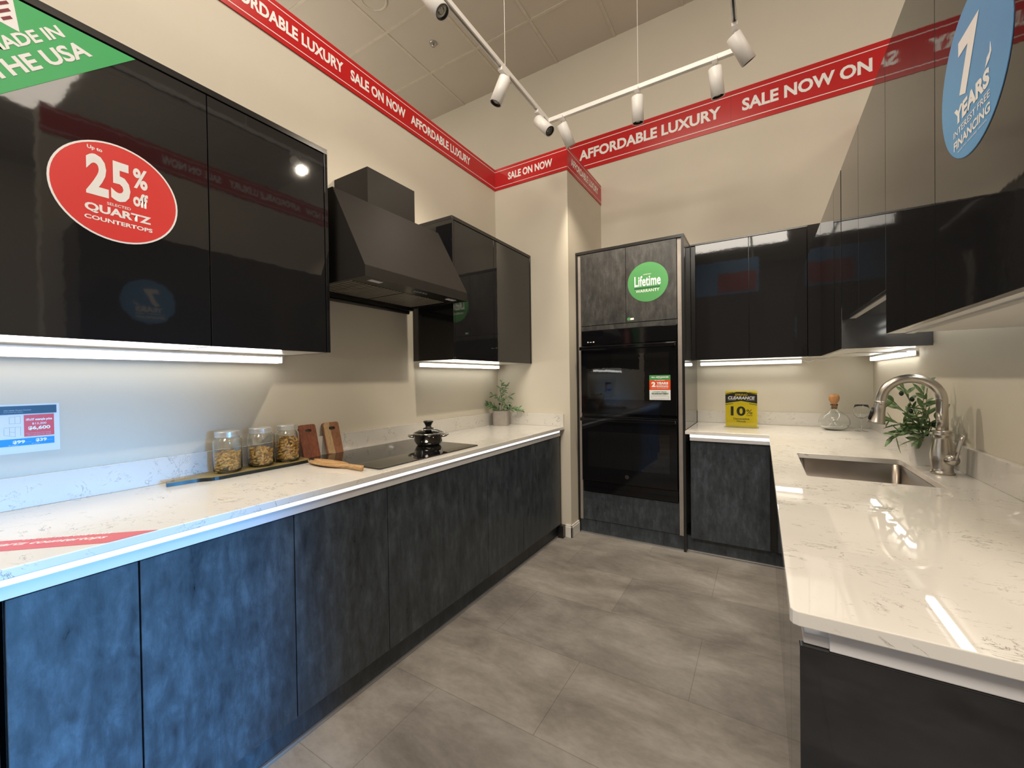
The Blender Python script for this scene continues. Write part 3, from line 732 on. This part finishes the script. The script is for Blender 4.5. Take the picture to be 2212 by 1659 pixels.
mesh_obj('spray_button', tube([h0+hd*.028+Vector((-.0205, -.01, 0)), h0+hd*.05+Vector((-.022, -.011, 0)), h0+hd*.078+Vector((-.026, -.012, 0))], [.005, .007, .006], 10), M['blackpl'], h, smooth=True)
l = mesh_obj('lever_hub', lathe([(0, 0), (.019, 0), (.021, .012), (.018, .03), (0, .036)], (fx+.01, fy-.022, fz+.06), axis=(.35, -.9, 0)), M['nickel'], t, smooth=True)
mesh_obj('lever', tube([(fx+.021, fy-.05, fz+.065), (fx+.026, fy-.056, fz+.10), (fx+.034, fy-.062, fz+.14), (fx+.040, fy-.066, fz+.160)], [.012, .0105, .012, .009], 12, flat=.6), M['nickel'], l, smooth=True)

# ------------------------------------------------------------------ decanter and wine glass
dx, dy = 2.500, 3.61
t = thing('decanter', 'round clear glass decanter with amber stopper on the far counter', 'decanter', (dx, dy, CT))
o_ = [(0, 0), (.05, .0), (.078, .018), (.091, .05), (.090, .075), (.075, .105), (.045, .128), (.026, .142), (.0215, .155), (.021, .175), (.024, .185)]
i_ = [(.0225, .185), (.0192, .174), (.0195, .156), (.024, .143), (.043, .126), (.073, .104), (.088, .075), (.089, .05), (.076, .02), (.05, .004), (0, .004)]
mesh_obj('glass_body', lathe(o_+i_, (dx, dy, CT+.0005), 40, cap=False), M['glass'], t, smooth=True)
mesh_obj('stopper', lathe([(0, .150), (.0165, .150), (.0185, .188), (.020, .195), (.030, .215), (.033, .235), (.027, .252), (.012, .259), (0, .260)], (dx, dy, CT), 28), M['cork'], t, smooth=True)
gx, gy = 2.650, 3.60
t = thing('wine_glass', 'stemmed wine glass standing next to the decanter', 'glass', (gx, gy, CT))
mesh_obj('bowl', lathe([(.003, .09), (.022, .093), (.042, .112), (.048, .135), (.044, .16), (.037, .185), (.0362, .185), (.043, .16), (.0468, .135), (.041, .113), (.021, .0945), (0, .0925)], (gx, gy, CT), 32, cap=False), M['glass'], t, smooth=True)
mesh_obj('stem', lathe([(0, .0005), (.038, .0005), (.038, .002), (.008, .006), (.0035, .016), (.003, .08), (.006, .09), (0, .0915)], (gx, gy, CT), 28, cap=False), M['glass'], t, smooth=True)

# ------------------------------------------------------------------ clearance card
sx0, sx1, sy, sz0, sz1 = 1.812, 2.026, 3.50, CT+.004, 1.196
t = thing('sale_card', 'yellow and black clearance card in a clear stand on the far counter', 'sign', (1.92, sy, CT))
W, H = sx1-sx0, sz1-sz0; O = (sx0, sy, sz0)
mesh_obj('acrylic_stand', B((sx0-.003, sx1+.003, sy-.008, sy-.0055, sz0-.003, sz1+.004), (sx0-.01, sx1+.01, sy-.03, sy+.06, CT+.0004, CT+.003)), M['acrylic'], t)
mesh_obj('card', B((sx0, sx1, sy, sy+.001, sz0, sz1)), M['yellow'], t)
panel('black_band', [(0, H*.655), (W*.5, H*.725), (W, H*.655), (W, H*.90), (W*.64, H*.975), (W*.36, H*.975), (0, H*.90)], O, NY, M['ink'], t, .0004)
for a, b in ((.625, .64), (.935, .95)):
    s_ = 1 if a < .8 else 1
    panel('stripe', [(0, H*(a-.015)), (0, H*a), (W*.25, H*(a+.035)), (W*.25, H*(a+.02))], O, NY, M['ink'], t, .0004)
    panel('stripe', [(W, H*(a-.015)), (W*.75, H*(a+.02)), (W*.75, H*(a+.035)), (W, H*a)], O, NY, M['ink'], t, .0004)
def at(O, pl, x, y): return tuple(Vector(O)+Vector(pl['r'])*x+Vector(pl['u'])*y)
text('SPRING', at(O, NY, W*.305, H*.866), NY, W*.40, H*.058, M['yellow'], t, .015, .12)
text('CLEARANCE', at(O, NY, W*.08, H*.765), NY, W*.85, H*.088, M['txt'], t, .05, .2)
panel('underline', rect(W*.08, W*.33, H*.742, H*.748), O, NY, M['txt'], t, .0009); panel('underline', rect(W*.66, W*.92, H*.742, H*.748), O, NY, M['txt'], t, .0009)
text('10', at(O, NY, W*.17, H*.31), NY, W*.47, H*.265, M['ink'], t, .03)
text('%', at(O, NY, W*.66, H*.365), NY, W*.19, H*.125, M['ink'], t, .0)
text('OFF', at(O, NY, W*.665, H*.305), NY, W*.19, H*.04, M['ink'], t, .005)
text('Decorative', at(O, NY, W*.255, H*.205), NY, W*.50, H*.05, M['ink'], t, .015)
text('Hoods', at(O, NY, W*.365, H*.135), NY, W*.28, H*.05, M['ink'], t, .015)

# ------------------------------------------------------------------ stickers on cabinets
XU = .3575
t = thing('oval_sticker', 'round red 25% off quartz sticker on the left cabinet door', 'sticker', (XU, .344, 1.9))
O = (XU, 0, 0)
panel('rim', ellipse(.344, 1.9, .150, .150), O, PX, M['txt'], t, .0008, .0004)
panel('disc', ellipse(.344, 1.9, .145, .145), O, PX, M['redst'], t, .0006, .0008)
E_ = .0018
T = lambda s, y, z, w, h, b=.02, **k: text(s, (XU, y, z), PX, w, h, M['txt'], t, b, eps=E_, **k)
T('Up to', .276, 2.008, .033, .014, .03); T('25', .272, 1.876, .100, .124, .035, space=1.08)
T('%', .379, 1.934, .036, .064, .03); T('off', .378, 1.876, .037, .045, .04)
T('SELECTED', .317, 1.858, .055, .0085, .01); T('QUARTZ', .268, 1.8235, .154, .0285, .04); T('COUNTERTOPS', .267, 1.803, .158, .0125, .03)
t = thing('corner_sign', 'green triangular made in the USA sign at the upper left corner', 'sign', (XU, .1, 2.1))
panel('triangle', [(.392, 2.345), (-.30, 2.345), (-.30, 1.667)], (XU, 0, 0), PX, M['green'], t, .0008, .0004)
s2 = math.sqrt(.5)
D45 = dict(r=(0, s2, s2), u=(0, -s2, s2), n=(1, 0, 0))
def G(s, yr, zr, w, h, b=.03):      # right end of the baseline
    text(s, tuple(Vector((XU, yr, zr))-Vector(D45['r'])*w), D45, w, h, M['txt'], t, b, eps=E_)
G('THE USA', .294, 2.290, .262, .038); G('MADE IN', .238, 2.308, .188, .028)
pin = []
for k in range(20):
    a = math.radians(-30+240*k/19); pin.append((.052*math.cos(a), .052*math.sin(a)))
pin += [(0, -.085)]
c45 = Vector((XU, .087, 2.325))
for scl, m_, of, nm in ((1.08, 'txt', .0012, 'pin_outline'),):
    mesh_obj(nm, prism([(a*scl, b*scl) for a, b in pin], c45+Vector((of, 0, 0)), (0, s2, s2), (0, -s2, s2), (1, 0, 0), .0004), M[m_], t)
bs = bmesh.new()
for k in range(8):
    y0 = -.064+k*.0145
    hw = math.sqrt(max(.0002, .046**2-(y0+.003)**2)) if y0 > -.022 else max(.004, (y0+.080)*.72)
    prism(rect(-hw, hw, y0, y0+.0065), c45+Vector((.0018, 0, 0)), (0, s2, s2), (0, -s2, s2), (1, 0, 0), .0002, bs)
mesh_obj('pin_stripes', bs, M['maroon'], t)
t = thing('oval_sticker', 'round blue 7 years financing sticker on the mirror-gloss right cabinet', 'sticker', (XF, 1.054, 1.895))
bc, bz0 = 1.050, 1.90
panel('rim', ellipse(-bc, bz0, .157, .157), (XF, 0, 0), NX, M['navy'], t, .0004, .0002)
panel('disc', ellipse(-bc, bz0, .155, .155), (XF, 0, 0), NX, M['blue'], t, .0006, .0006)
T = lambda s, y, z, w, h, b=.02, **k: text(s, (XF, y, z), NX, w, h, M['txt'], t, b, eps=E_, **k)
T('7', 1.112, 1.874, .096, .122, .05); T('YEARS', 1.133, 1.831, .158, .034, .05)
T('INTEREST FREE', 1.137, 1.8085, .163, .0135, .01); T('FINANCING', 1.136, 1.781, .163, .019, .03)
T('and no money down', 1.115, 1.770, .128, .005, .01)
mesh_obj('swoosh', prism([(-.992, 1.868), (-.985, 1.884), (-.975, 1.888), (-.972, 1.905), (-.968, 1.886), (-.975, 1.876)], (XF-.0016, 0, 0), NX['r'], NX['u'], NX['n'], .0003), M['txt'], t)
t = thing('round_sticker', 'green round lifetime warranty sticker on the oven tower door', 'sticker', (1.304, YO, 2.05))
panel('disc', ellipse(1.304, 2.053, .153, .153), (0, YO, 0), NY, M['greend'], t, .0008, .0002)
T = lambda s, x, z, w, h, b=.02, m='txt', **k: text(s, (x, YO, z), NY, w, h, M[m], t, b, eps=E_, **k)
T('Lifetime', 1.204, 2.022, .198, .082, .022, space=1.04); T('WARRANTY', 1.214, 1.975, .178, .022, .004); T('LIMITED', 1.272, 2.108, .06, .008, .0)
panel('bar', rect(1.202, 1.397, 2.004, 2.014), (0, YO, 0), NY, M['greendk'], t, .0008, .001)
t = thing('small_sticker', 'tiny green and white tag at the bottom of the tower door', 'sticker', (1.16, YO, 1.775))
panel('tag', rect(1.158, 1.196, 1.768, 1.784), (0, YO, 0), NY, M['txt'], t, .0006, .0002)
panel('dot', ellipse(1.156, 1.777, .013, .013, 24), (0, YO, 0), NY, M['greend'], t, .0006, .0006)
YD = YO-.0256
t = thing('appliance_card', 'green, orange and white financing card stuck on the upper oven window', 'sticker', (1.4, YD, 1.13))
x0, x1, z0, z1 = 1.316, 1.470, 1.138, 1.327; W, H = x1-x0, z1-z0; O = (x0, YD, z0)
panel('card', rect(0, W, 0, H*.40), O, NY, M['paper'], t, .0006, .0002)
panel('orange_field', rect(0, W, H*.40, H*.80), O, NY, M['orange'], t, .0006, .0002)
panel('green_field', rect(0, W, H*.80, H), O, NY, M['greend'], t, .0006, .0002)
T = lambda s, x, z, w, h, b=.02, m='txt', **k: text(s, at(O, NY, W*x, H*z), NY, W*w, H*h, M[m], t, b, eps=E_, **k)
T('ALL APPLIANCES', .09, .89, .83, .055, .05); T('UP TO', .40, .85, .2, .02, .01); T('TEN YEARS PARTS', .24, .775, .5, .03, .03)
T('2', .10, .52, .20, .21, .06); T('YEARS', .34, .63, .56, .09, .05); T('INTEREST FREE', .34, .575, .56, .035, .02); T('FINANCING', .34, .51, .56, .05, .04)
T('ON ALL NEW APPLIANCES', .10, .46, .8, .022, .01); T('LOWEST PRICE', .17, .305, .64, .04, .02, 'greendk'); T('GUARANTEED!', .10, .225, .80, .06, .05, 'greendk')
T('conditions apply', .20, .185, .6, .022, .0, 'greyink')
bm = prism(rect(W*.09, W*.91, H*.06, H*.068), Vector(O)+Vector((0, -.001, 0)), NY['r'], NY['u'], NY['n'], .0003)
for r_ in (rect(W*.09, W*.91, H*.155, H*.163), rect(W*.09, W*.10, H*.06, H*.163), rect(W*.90, W*.91, H*.06, H*.163)):
    prism(r_, Vector(O)+Vector((0, -.001, 0)), NY['r'], NY['u'], NY['n'], .0003, bm)
mesh_obj('outline', bm, M['greyink'], t)

# price card on the left wall
t = thing('price_card', 'white, red and blue price card mounted on the left wall', 'sign', (0, .13, 1.1))
z0, z1, y0, y1 = 1.100, 1.248, -.02, .268; W = y1-y0; H = z1-z0; O = (.002, y0, z0)
mesh_obj('acrylic_holder', B((.0005, .0042, y0-.003, y1+.006, z0-.008, z1+.002)), M['paper'], t)
P = lambda nm, a, b, c, d, m_: panel(nm, rect(a*W, b*W, c*H, d*H), O, PX, M[m_], t, .0008, .0025 if m_ == 'paper' else .0034)
P('card', 0, 1, 0, 1, 'paper'); P('header', 0, .997, .80, .98, 'navy'); P('red_field', .745, .975, .30, .775, 'redst'); P('blue_field', 0, .975, .11, .265, 'bluep')
T = lambda s, x, z, w, h, b=.02, m='txt', **k: text(s, at(O, PX, W*x, H*z), PX, W*w, H*h, M[m], t, b, eps=.0045, **k)
T("10'x10' example price", .76, .63, .20, .07, .04); T('$13,200', .805, .55, .11, .05, .01); T('$6,600', .775, .43, .17, .095, .04)
T('interest free financing available', .76, .36, .19, .02, 0, 'txtdim'); T('ask a consultant for details', .77, .325, .18, .02, 0, 'txtdim')
T('$99', .66, .15, .09, .08, .04); T('$39', .83, .165, .085, .08, .04); T('per month', .755, .17, .04, .02, 0, 'txtdim'); T('per month', .92, .185, .04, .02, 0, 'txtdim'); T('84 months', .63, .125, .07, .014, 0); T('84 months', .80, .13, .06, .014, 0)
T('Affordable Dream Kitchen', .60, .875, .20, .022, .0, 'txtdim'); T('Contemporary Classic', .60, .835, .14, .02, .0, 'txtdim')
bm = bmesh.new()
def ln(a, b, th=.0007):
    a, b = Vector(a), Vector(b); d = (b-a).normalized(); n_ = Vector((-d.y, d.x))*th/2
    prism([tuple(a-n_), tuple(b-n_), tuple(b+n_), tuple(a+n_)], Vector(O)+Vector((.0034, 0, 0)), PX['r'], PX['u'], PX['n'], .0002, bm)
for a, b in (((.64, .74), (.72, .76)), ((.64, .60), (.72, .60)), ((.64, .74), (.64, .60)), ((.72, .76), (.72, .60)), ((.68, .75), (.68, .60)), ((.60, .52), (.72, .52)),
             ((.60, .50), (.60, .36)), ((.64, .52), (.64, .34)), ((.68, .52), (.68, .31)), ((.72, .52), (.72, .33)), ((.64, .42), (.68, .41)), ((.60, .36), (.68, .31))):
    ln((a[0]*W, a[1]*H), (b[0]*W, b[1]*H))
mesh_obj('cabinet_drawing', bm, M['greyink'], t)

# red ribbon on the counter
t = thing('counter_ribbon', 'red diagonal quartz countertops ribbon stuck on the left counter', 'sticker', (.5, .1, CT))
zc = CT+.0003
rb = [(.656, .327), (.656, .226), (.19, -.215), (.12, -.165)]
mesh_obj('band', prism(rb, (0, 0, zc), (1, 0, 0), (0, 1, 0), (0, 0, 1), .0006), M['redrib'], t)
dr = Vector((.466, .441, 0)).normalized(); CP = dict(r=tuple(-dr*-1), u=(-dr.y, dr.x, 0), n=(0, 0, 1))
st = Vector((.607, .236, zc))
text('50% off quartz countertops', tuple(st-dr*.36-Vector(CP['u'])*.012), CP, .36, .028, M['txt'], t, .02, .2, eps=.001)
text('LIMITED TIME ONLY SALE', tuple(st-dr*.20+Vector(CP['u'])*.030), CP, .19, .011, M['txt'], t, .0, eps=.001)

# ------------------------------------------------------------------ banners
def banner(label, x0len, o, pl, h, words, loc, seams=()):
    t = thing('sale_banner', label, 'banner', loc)
    panel('strip', rect(0, x0len, 0, h), o, pl, M['red'], t, .005, .0004)
    panel('line', rect(0, x0len, h*.125, h*.145), o, pl, M['txt'], t, .0003, .0056)
    panel('line', rect(0, x0len, h*.855, h*.875), o, pl, M['txt'], t, .0003, .0056)
    for s in seams: panel('seam', rect(s-.001, s+.001, 0, h), o, pl, M['maroon'], t, .0003, .0056)
    for s, a, b in words:
        text(s, at(o, pl, a, h*.34), pl, b-a, h*.34, M['txt'], t, .035, eps=.0062)
    return t
ZB = 3.018; HB = .190
banner('long red sale banner along the top of the left wall', Y1+1.5, (0, -1.5, ZB), PX, HB,
       [('SALE ON NOW', 1.5-.75, 1.5-.32), ('AFFORDABLE LUXURY', 1.5-.25, 1.5+.42), ('SALE ON NOW', 1.5+.48, 1.5+.70+.0), ('AFFORDABLE LUXURY', 1.5+.76, 1.5+1.427), ('SALE ON NOW', 1.5+1.476, 1.5+1.91), ('AFFORDABLE LUXURY', 1.5+1.96, 1.5+2.632)], (0, 1, ZB))
banner('short red sale on now banner on the end wall above the small plant', X1-.0062, (.0062, Y1, ZB), NY, HB, [('SALE ON NOW', .138, .572)], (.35, Y1, ZB))
banner('red banner strip on the column side facing the oven tower', Y2-Y1+.004, (X1, Y1-.006, ZB), PX, HB, [('AFFORDABLE LUXURY', .077, .735)], (X1, 3.4, ZB))
ZB2 = 3.41; HB2 = .298
banner('large red banner across the far wall above the right cabinets', 4.6, (.39, Y2, ZB2), NY, HB2,
       [('AFFORDABLE LUXURY', .10, 1.383), ('SALE NOW ON', 1.541, 2.367), ('AFFORDABLE LUXURY', 2.62, 3.9)], (2.0, Y2, ZB2), (1.46, 3.2))
banner('red banner on the right wall, seen mirrored in the left cabinets', Y2-.60, (XR, Y2, ZB), NX, HB,
       [('AFFORDABLE LUXURY', .2, .87), ('SALE ON NOW', .93, 1.36), ('AFFORDABLE LUXURY', 1.42, 2.09), ('SALE ON NOW', 2.15, 2.58)], (XR, 2, ZB))

t = thing('hanging_sign', 'blue hanging price sign with red box, seen only mirrored in the far wall cabinets', 'sign', (1.4, -3, 3.1))
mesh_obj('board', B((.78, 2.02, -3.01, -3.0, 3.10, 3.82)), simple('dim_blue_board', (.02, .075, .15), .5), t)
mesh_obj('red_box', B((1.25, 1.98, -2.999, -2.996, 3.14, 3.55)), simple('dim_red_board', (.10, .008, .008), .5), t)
mesh_obj('cord', B((.80, .803, -3.006, -3.003, 3.82, ZC), (1.99, 1.993, -3.006, -3.003, 3.82, ZC)), M['rim'], t)
# ------------------------------------------------------------------ track lighting
TZ = 3.2; TX0, TX1, TY = .718, 1.945, 2.645
t = thing('light_track', 'white U-shaped lighting track hung from the ceiling on thin wires', 'light track', (1.3, 2.2, TZ))
mesh_obj('rail', B((TX0-.013, TX0+.013, -.6, TY+.013, TZ, TZ+.030), bev=.002), M['track'], t)
mesh_obj('rail', B((TX0-.013, TX1+.013, TY-.013, TY+.013, TZ+.0002, TZ+.0302), bev=.002), M['track'], t)
mesh_obj('rail', B((TX1-.013, TX1+.013, -.6, TY+.013, TZ, TZ+.030), bev=.002), M['track'], t)
mesh_obj('groove', B((TX0-.005, TX0+.005, -.6, TY-.03, TZ-.0006, TZ)), M['alud'], t)
mesh_obj('groove', B((TX1-.005, TX1+.005, -.6, TY-.03, TZ-.0006, TZ)), M['rim'], t)
for wx, wy in ((TX0, 2.05), (TX0, .8), (1.375, TY), (TX1, 1.5)):
    mesh_obj('wire', tube([(wx, wy, TZ+.034), (wx, wy, ZC)], .0014, 6), M['track'], t)
def spot(x, y, d, label, power=60, size=1.0, lit=True, fixed=None):
    d = Vector(d).normalized()
    t = thing('spotlight', label, 'spotlight', (x, y, TZ), 'track spotlights')
    mesh_obj('adapter', B((x-.015, x+.015, y-.045, y+.045, TZ-.022, TZ-.001), bev=.002), M['track'], t)
    piv = Vector((x, y, TZ-.062))
    mesh_obj('bracket', tube([(x, y, TZ-.022), (x, y, TZ-.05)], .007, 10, bm=B((x-.017, x-.013, y-.01, y+.01, TZ-.075, TZ-.04), (x+.013, x+.017, y-.01, y+.01, TZ-.075, TZ-.04), (x-.017, x+.017, y-.01, y+.01, TZ-.044, TZ-.04))), M['track'], t)
    b0 = piv-d*.02
    bd = mesh_obj('lamp_body', lathe([(0, 0), (.034, 0), (.0375, .003), (.0375, .160), (.034, .160), (.032, .148), (0, .148)], b0, 32, axis=d), M['track'], t, smooth=False)
    for p in bd.data.polygons:
        if len(p.vertices) == 4: p.use_smooth = True
    mesh_obj('lens_ring', lathe([(.0335, .1482), (.0335, .1585), (.030, .1585), (.030, .1482)], b0, 32, axis=d, cap=False), M['rim'], t)
    mesh_obj('lens', lathe([(0, .152), (.012, .152), (.016, .149), (.029, .1495)], b0, 32, axis=d, cap=False), M['lens'], t)
    if lit:
        L = bpy.data.lights.new('spot_lamp', 'SPOT'); L.energy = power; L.color = (1, .87, .68); L.spot_size = math.radians(75); L.spot_blend = .7; L.shadow_soft_size = .028
        lo = bpy.data.objects.new('spot_lamp', L); COL.objects.link(lo); lo.location = b0+d*.166
        lo.rotation_euler = d.to_track_quat('-Z', 'Y').to_euler()
spot(TX0, 1.36, (.55, .1, -.8), 'track spotlight cut by the top edge, nearest on the left rail', 35)
spot(TX0, 2.035, (-.35, -.15, -.9), 'white spotlight halfway along the left rail, tilted to the wall', 9)
spot(TX0, 2.50, (.62, -.10, -.72), 'white spotlight near the rail corner, lens facing the camera', 60)
spot(.835, TY, (.22, .5, -.8), 'white spotlight just right of the rail corner, aimed at the far wall', 52)
spot(1.37, TY, (-.03, .18, -.95), 'white spotlight hanging straight down in the middle of the far rail', 52)
spot(1.83, TY, (.08, .25, -.95), 'white spotlight near the right end of the far rail', 55)
spot(TX1, 2.44, (.45, .42, -.8), 'white spotlight at the right rail corner, tilted outward', 40)
spot(TX1, 1.88, (-.75, -.10, -.74), 'track spotlight cut by the top edge on the right rail', 85)
# round ceiling fixtures
t = thing('sprinkler', 'small brass fire sprinkler in a ceiling tile', 'sprinkler', (-.662, 2.955, ZC))
mesh_obj('plate', lathe([(0, -.001), (.038, -.001), (.036, -.006), (.022, -.010), (0, -.010)], (-.662, 2.955, ZC), 28), M['alud'], t, smooth=True)
mesh_obj('head', lathe([(0, -.010), (.010, -.010), (.008, -.028), (.017, -.03), (.017, -.034), (0, -.034)], (-.662, 2.955, ZC), 16), M['nickel'], t, smooth=True)
t = thing('ceiling_speaker', 'round white ceiling speaker cut by the top edge', 'speaker', (-.75, 2.36, ZC))
mesh_obj('ring', lathe([(.12, -.001), (.118, -.008), (.10, -.010), (.098, -.004)], (-.78, 2.33, ZC), 36, cap=False), M['grid'], t, smooth=True)
mesh_obj('grille', lathe([(0, -.004), (.098, -.004), (.098, -.002), (0, -.002)], (-.78, 2.33, ZC), 36), M['ceil'], t)

# ------------------------------------------------------------------ added fill lights and window daylight
def area(name, loc, size, power, col, rot, sy_=None):
    L = bpy.data.lights.new(name, 'AREA'); L.energy = power; L.color = col; L.size = size
    if sy_: L.shape = 'RECTANGLE'; L.size_y = sy_
    o = bpy.data.objects.new(name, L); COL.objects.link(o); o.location = loc; o.rotation_euler = rot
    return o
area('overhead_fill', (1.3, 1.0, ZC-.03), 1.2, 32, (1, .87, .72), (0, 0, 0))  # unseen overhead fills added for general brightness, no fixtures modelled
area('overhead_fill', (2.2, -2.2, ZC-.03), 1.5, 140, (1, .89, .75), (0, 0, 0))
area('overhead_fill', (5.2, .5, ZC-.03), 1.5, 60, (1, .89, .75), (0, 0, 0))
area('overhead_fill', (-2.5, .5, ZC-.03), 1.5, 60, (1, .87, .72), (0, 0, 0))
wd = area('window_daylight', (7.9, -.2, .95), 1.2, 31, (.09, .45, 1), (0, 0, 0), 2.2)
wd.rotation_euler = (Vector((.6, -.05, .22))-Vector((7.9, -.2, .95))).to_track_quat('-Z', 'X').to_euler(); wd.data.spread = math.radians(18)
fl = area('overhead_fill', (1.7, -1.7, 4.5), 1.6, 110, (1, .92, .80), (0, 0, 0))  # fill added behind the camera to brighten the far and right walls
fl.rotation_euler = (Vector((1.9, 3, 1.3))-Vector((1.7, -1.7, 4.5))).to_track_quat('-Z', 'Y').to_euler()
area('ceiling_fill', (2.0, -2.6, 2.9), 3.0, 95, (1, .90, .77), (PI, 0, 0))  # upward fills added out of view to brighten the ceiling
area('ceiling_fill', (-2.2, 1.5, 2.9), 2.0, 30, (1, .90, .77), (PI, 0, 0))
area('ceiling_fill', (5.0, 1.0, 2.9), 2.0, 35, (1, .90, .77), (PI, 0, 0))

w = bpy.data.worlds.new('world'); bpy.context.scene.world = w; w.use_nodes = True
bg = w.node_tree.nodes['Background']; bg.inputs['Color'].default_value = (.45, .62, 1, 1); bg.inputs['Strength'].default_value = .6

# ------------------------------------------------------------------ camera
cam = bpy.data.cameras.new('camera'); co = bpy.data.objects.new('camera', cam); COL.objects.link(co)
cam.sensor_fit = 'HORIZONTAL'; cam.sensor_width = 36; cam.lens = 885.08/2212*36; cam.clip_start = .02; cam.clip_end = 60
Rv = Vector((0.8538220629071526, 0.5203793891338026, -0.013898786195370822))
Uv = Vector((0.006402643448229534, 0.016199640827855823, 0.9998482773870858))
Vv = Vector((-0.5205255911574849, 0.8537815077651768, -0.010499807063563566))
mw = Matrix((Rv, Uv, -Vv)).transposed().to_4x4(); mw.translation = Vector((2.0564, -.1152, 1.3078))
co.matrix_world = mw
sc = bpy.context.scene; sc.camera = co
sc.view_settings.view_transform = 'Standard'; sc.view_settings.look = 'None'; sc.view_settings.exposure = 0
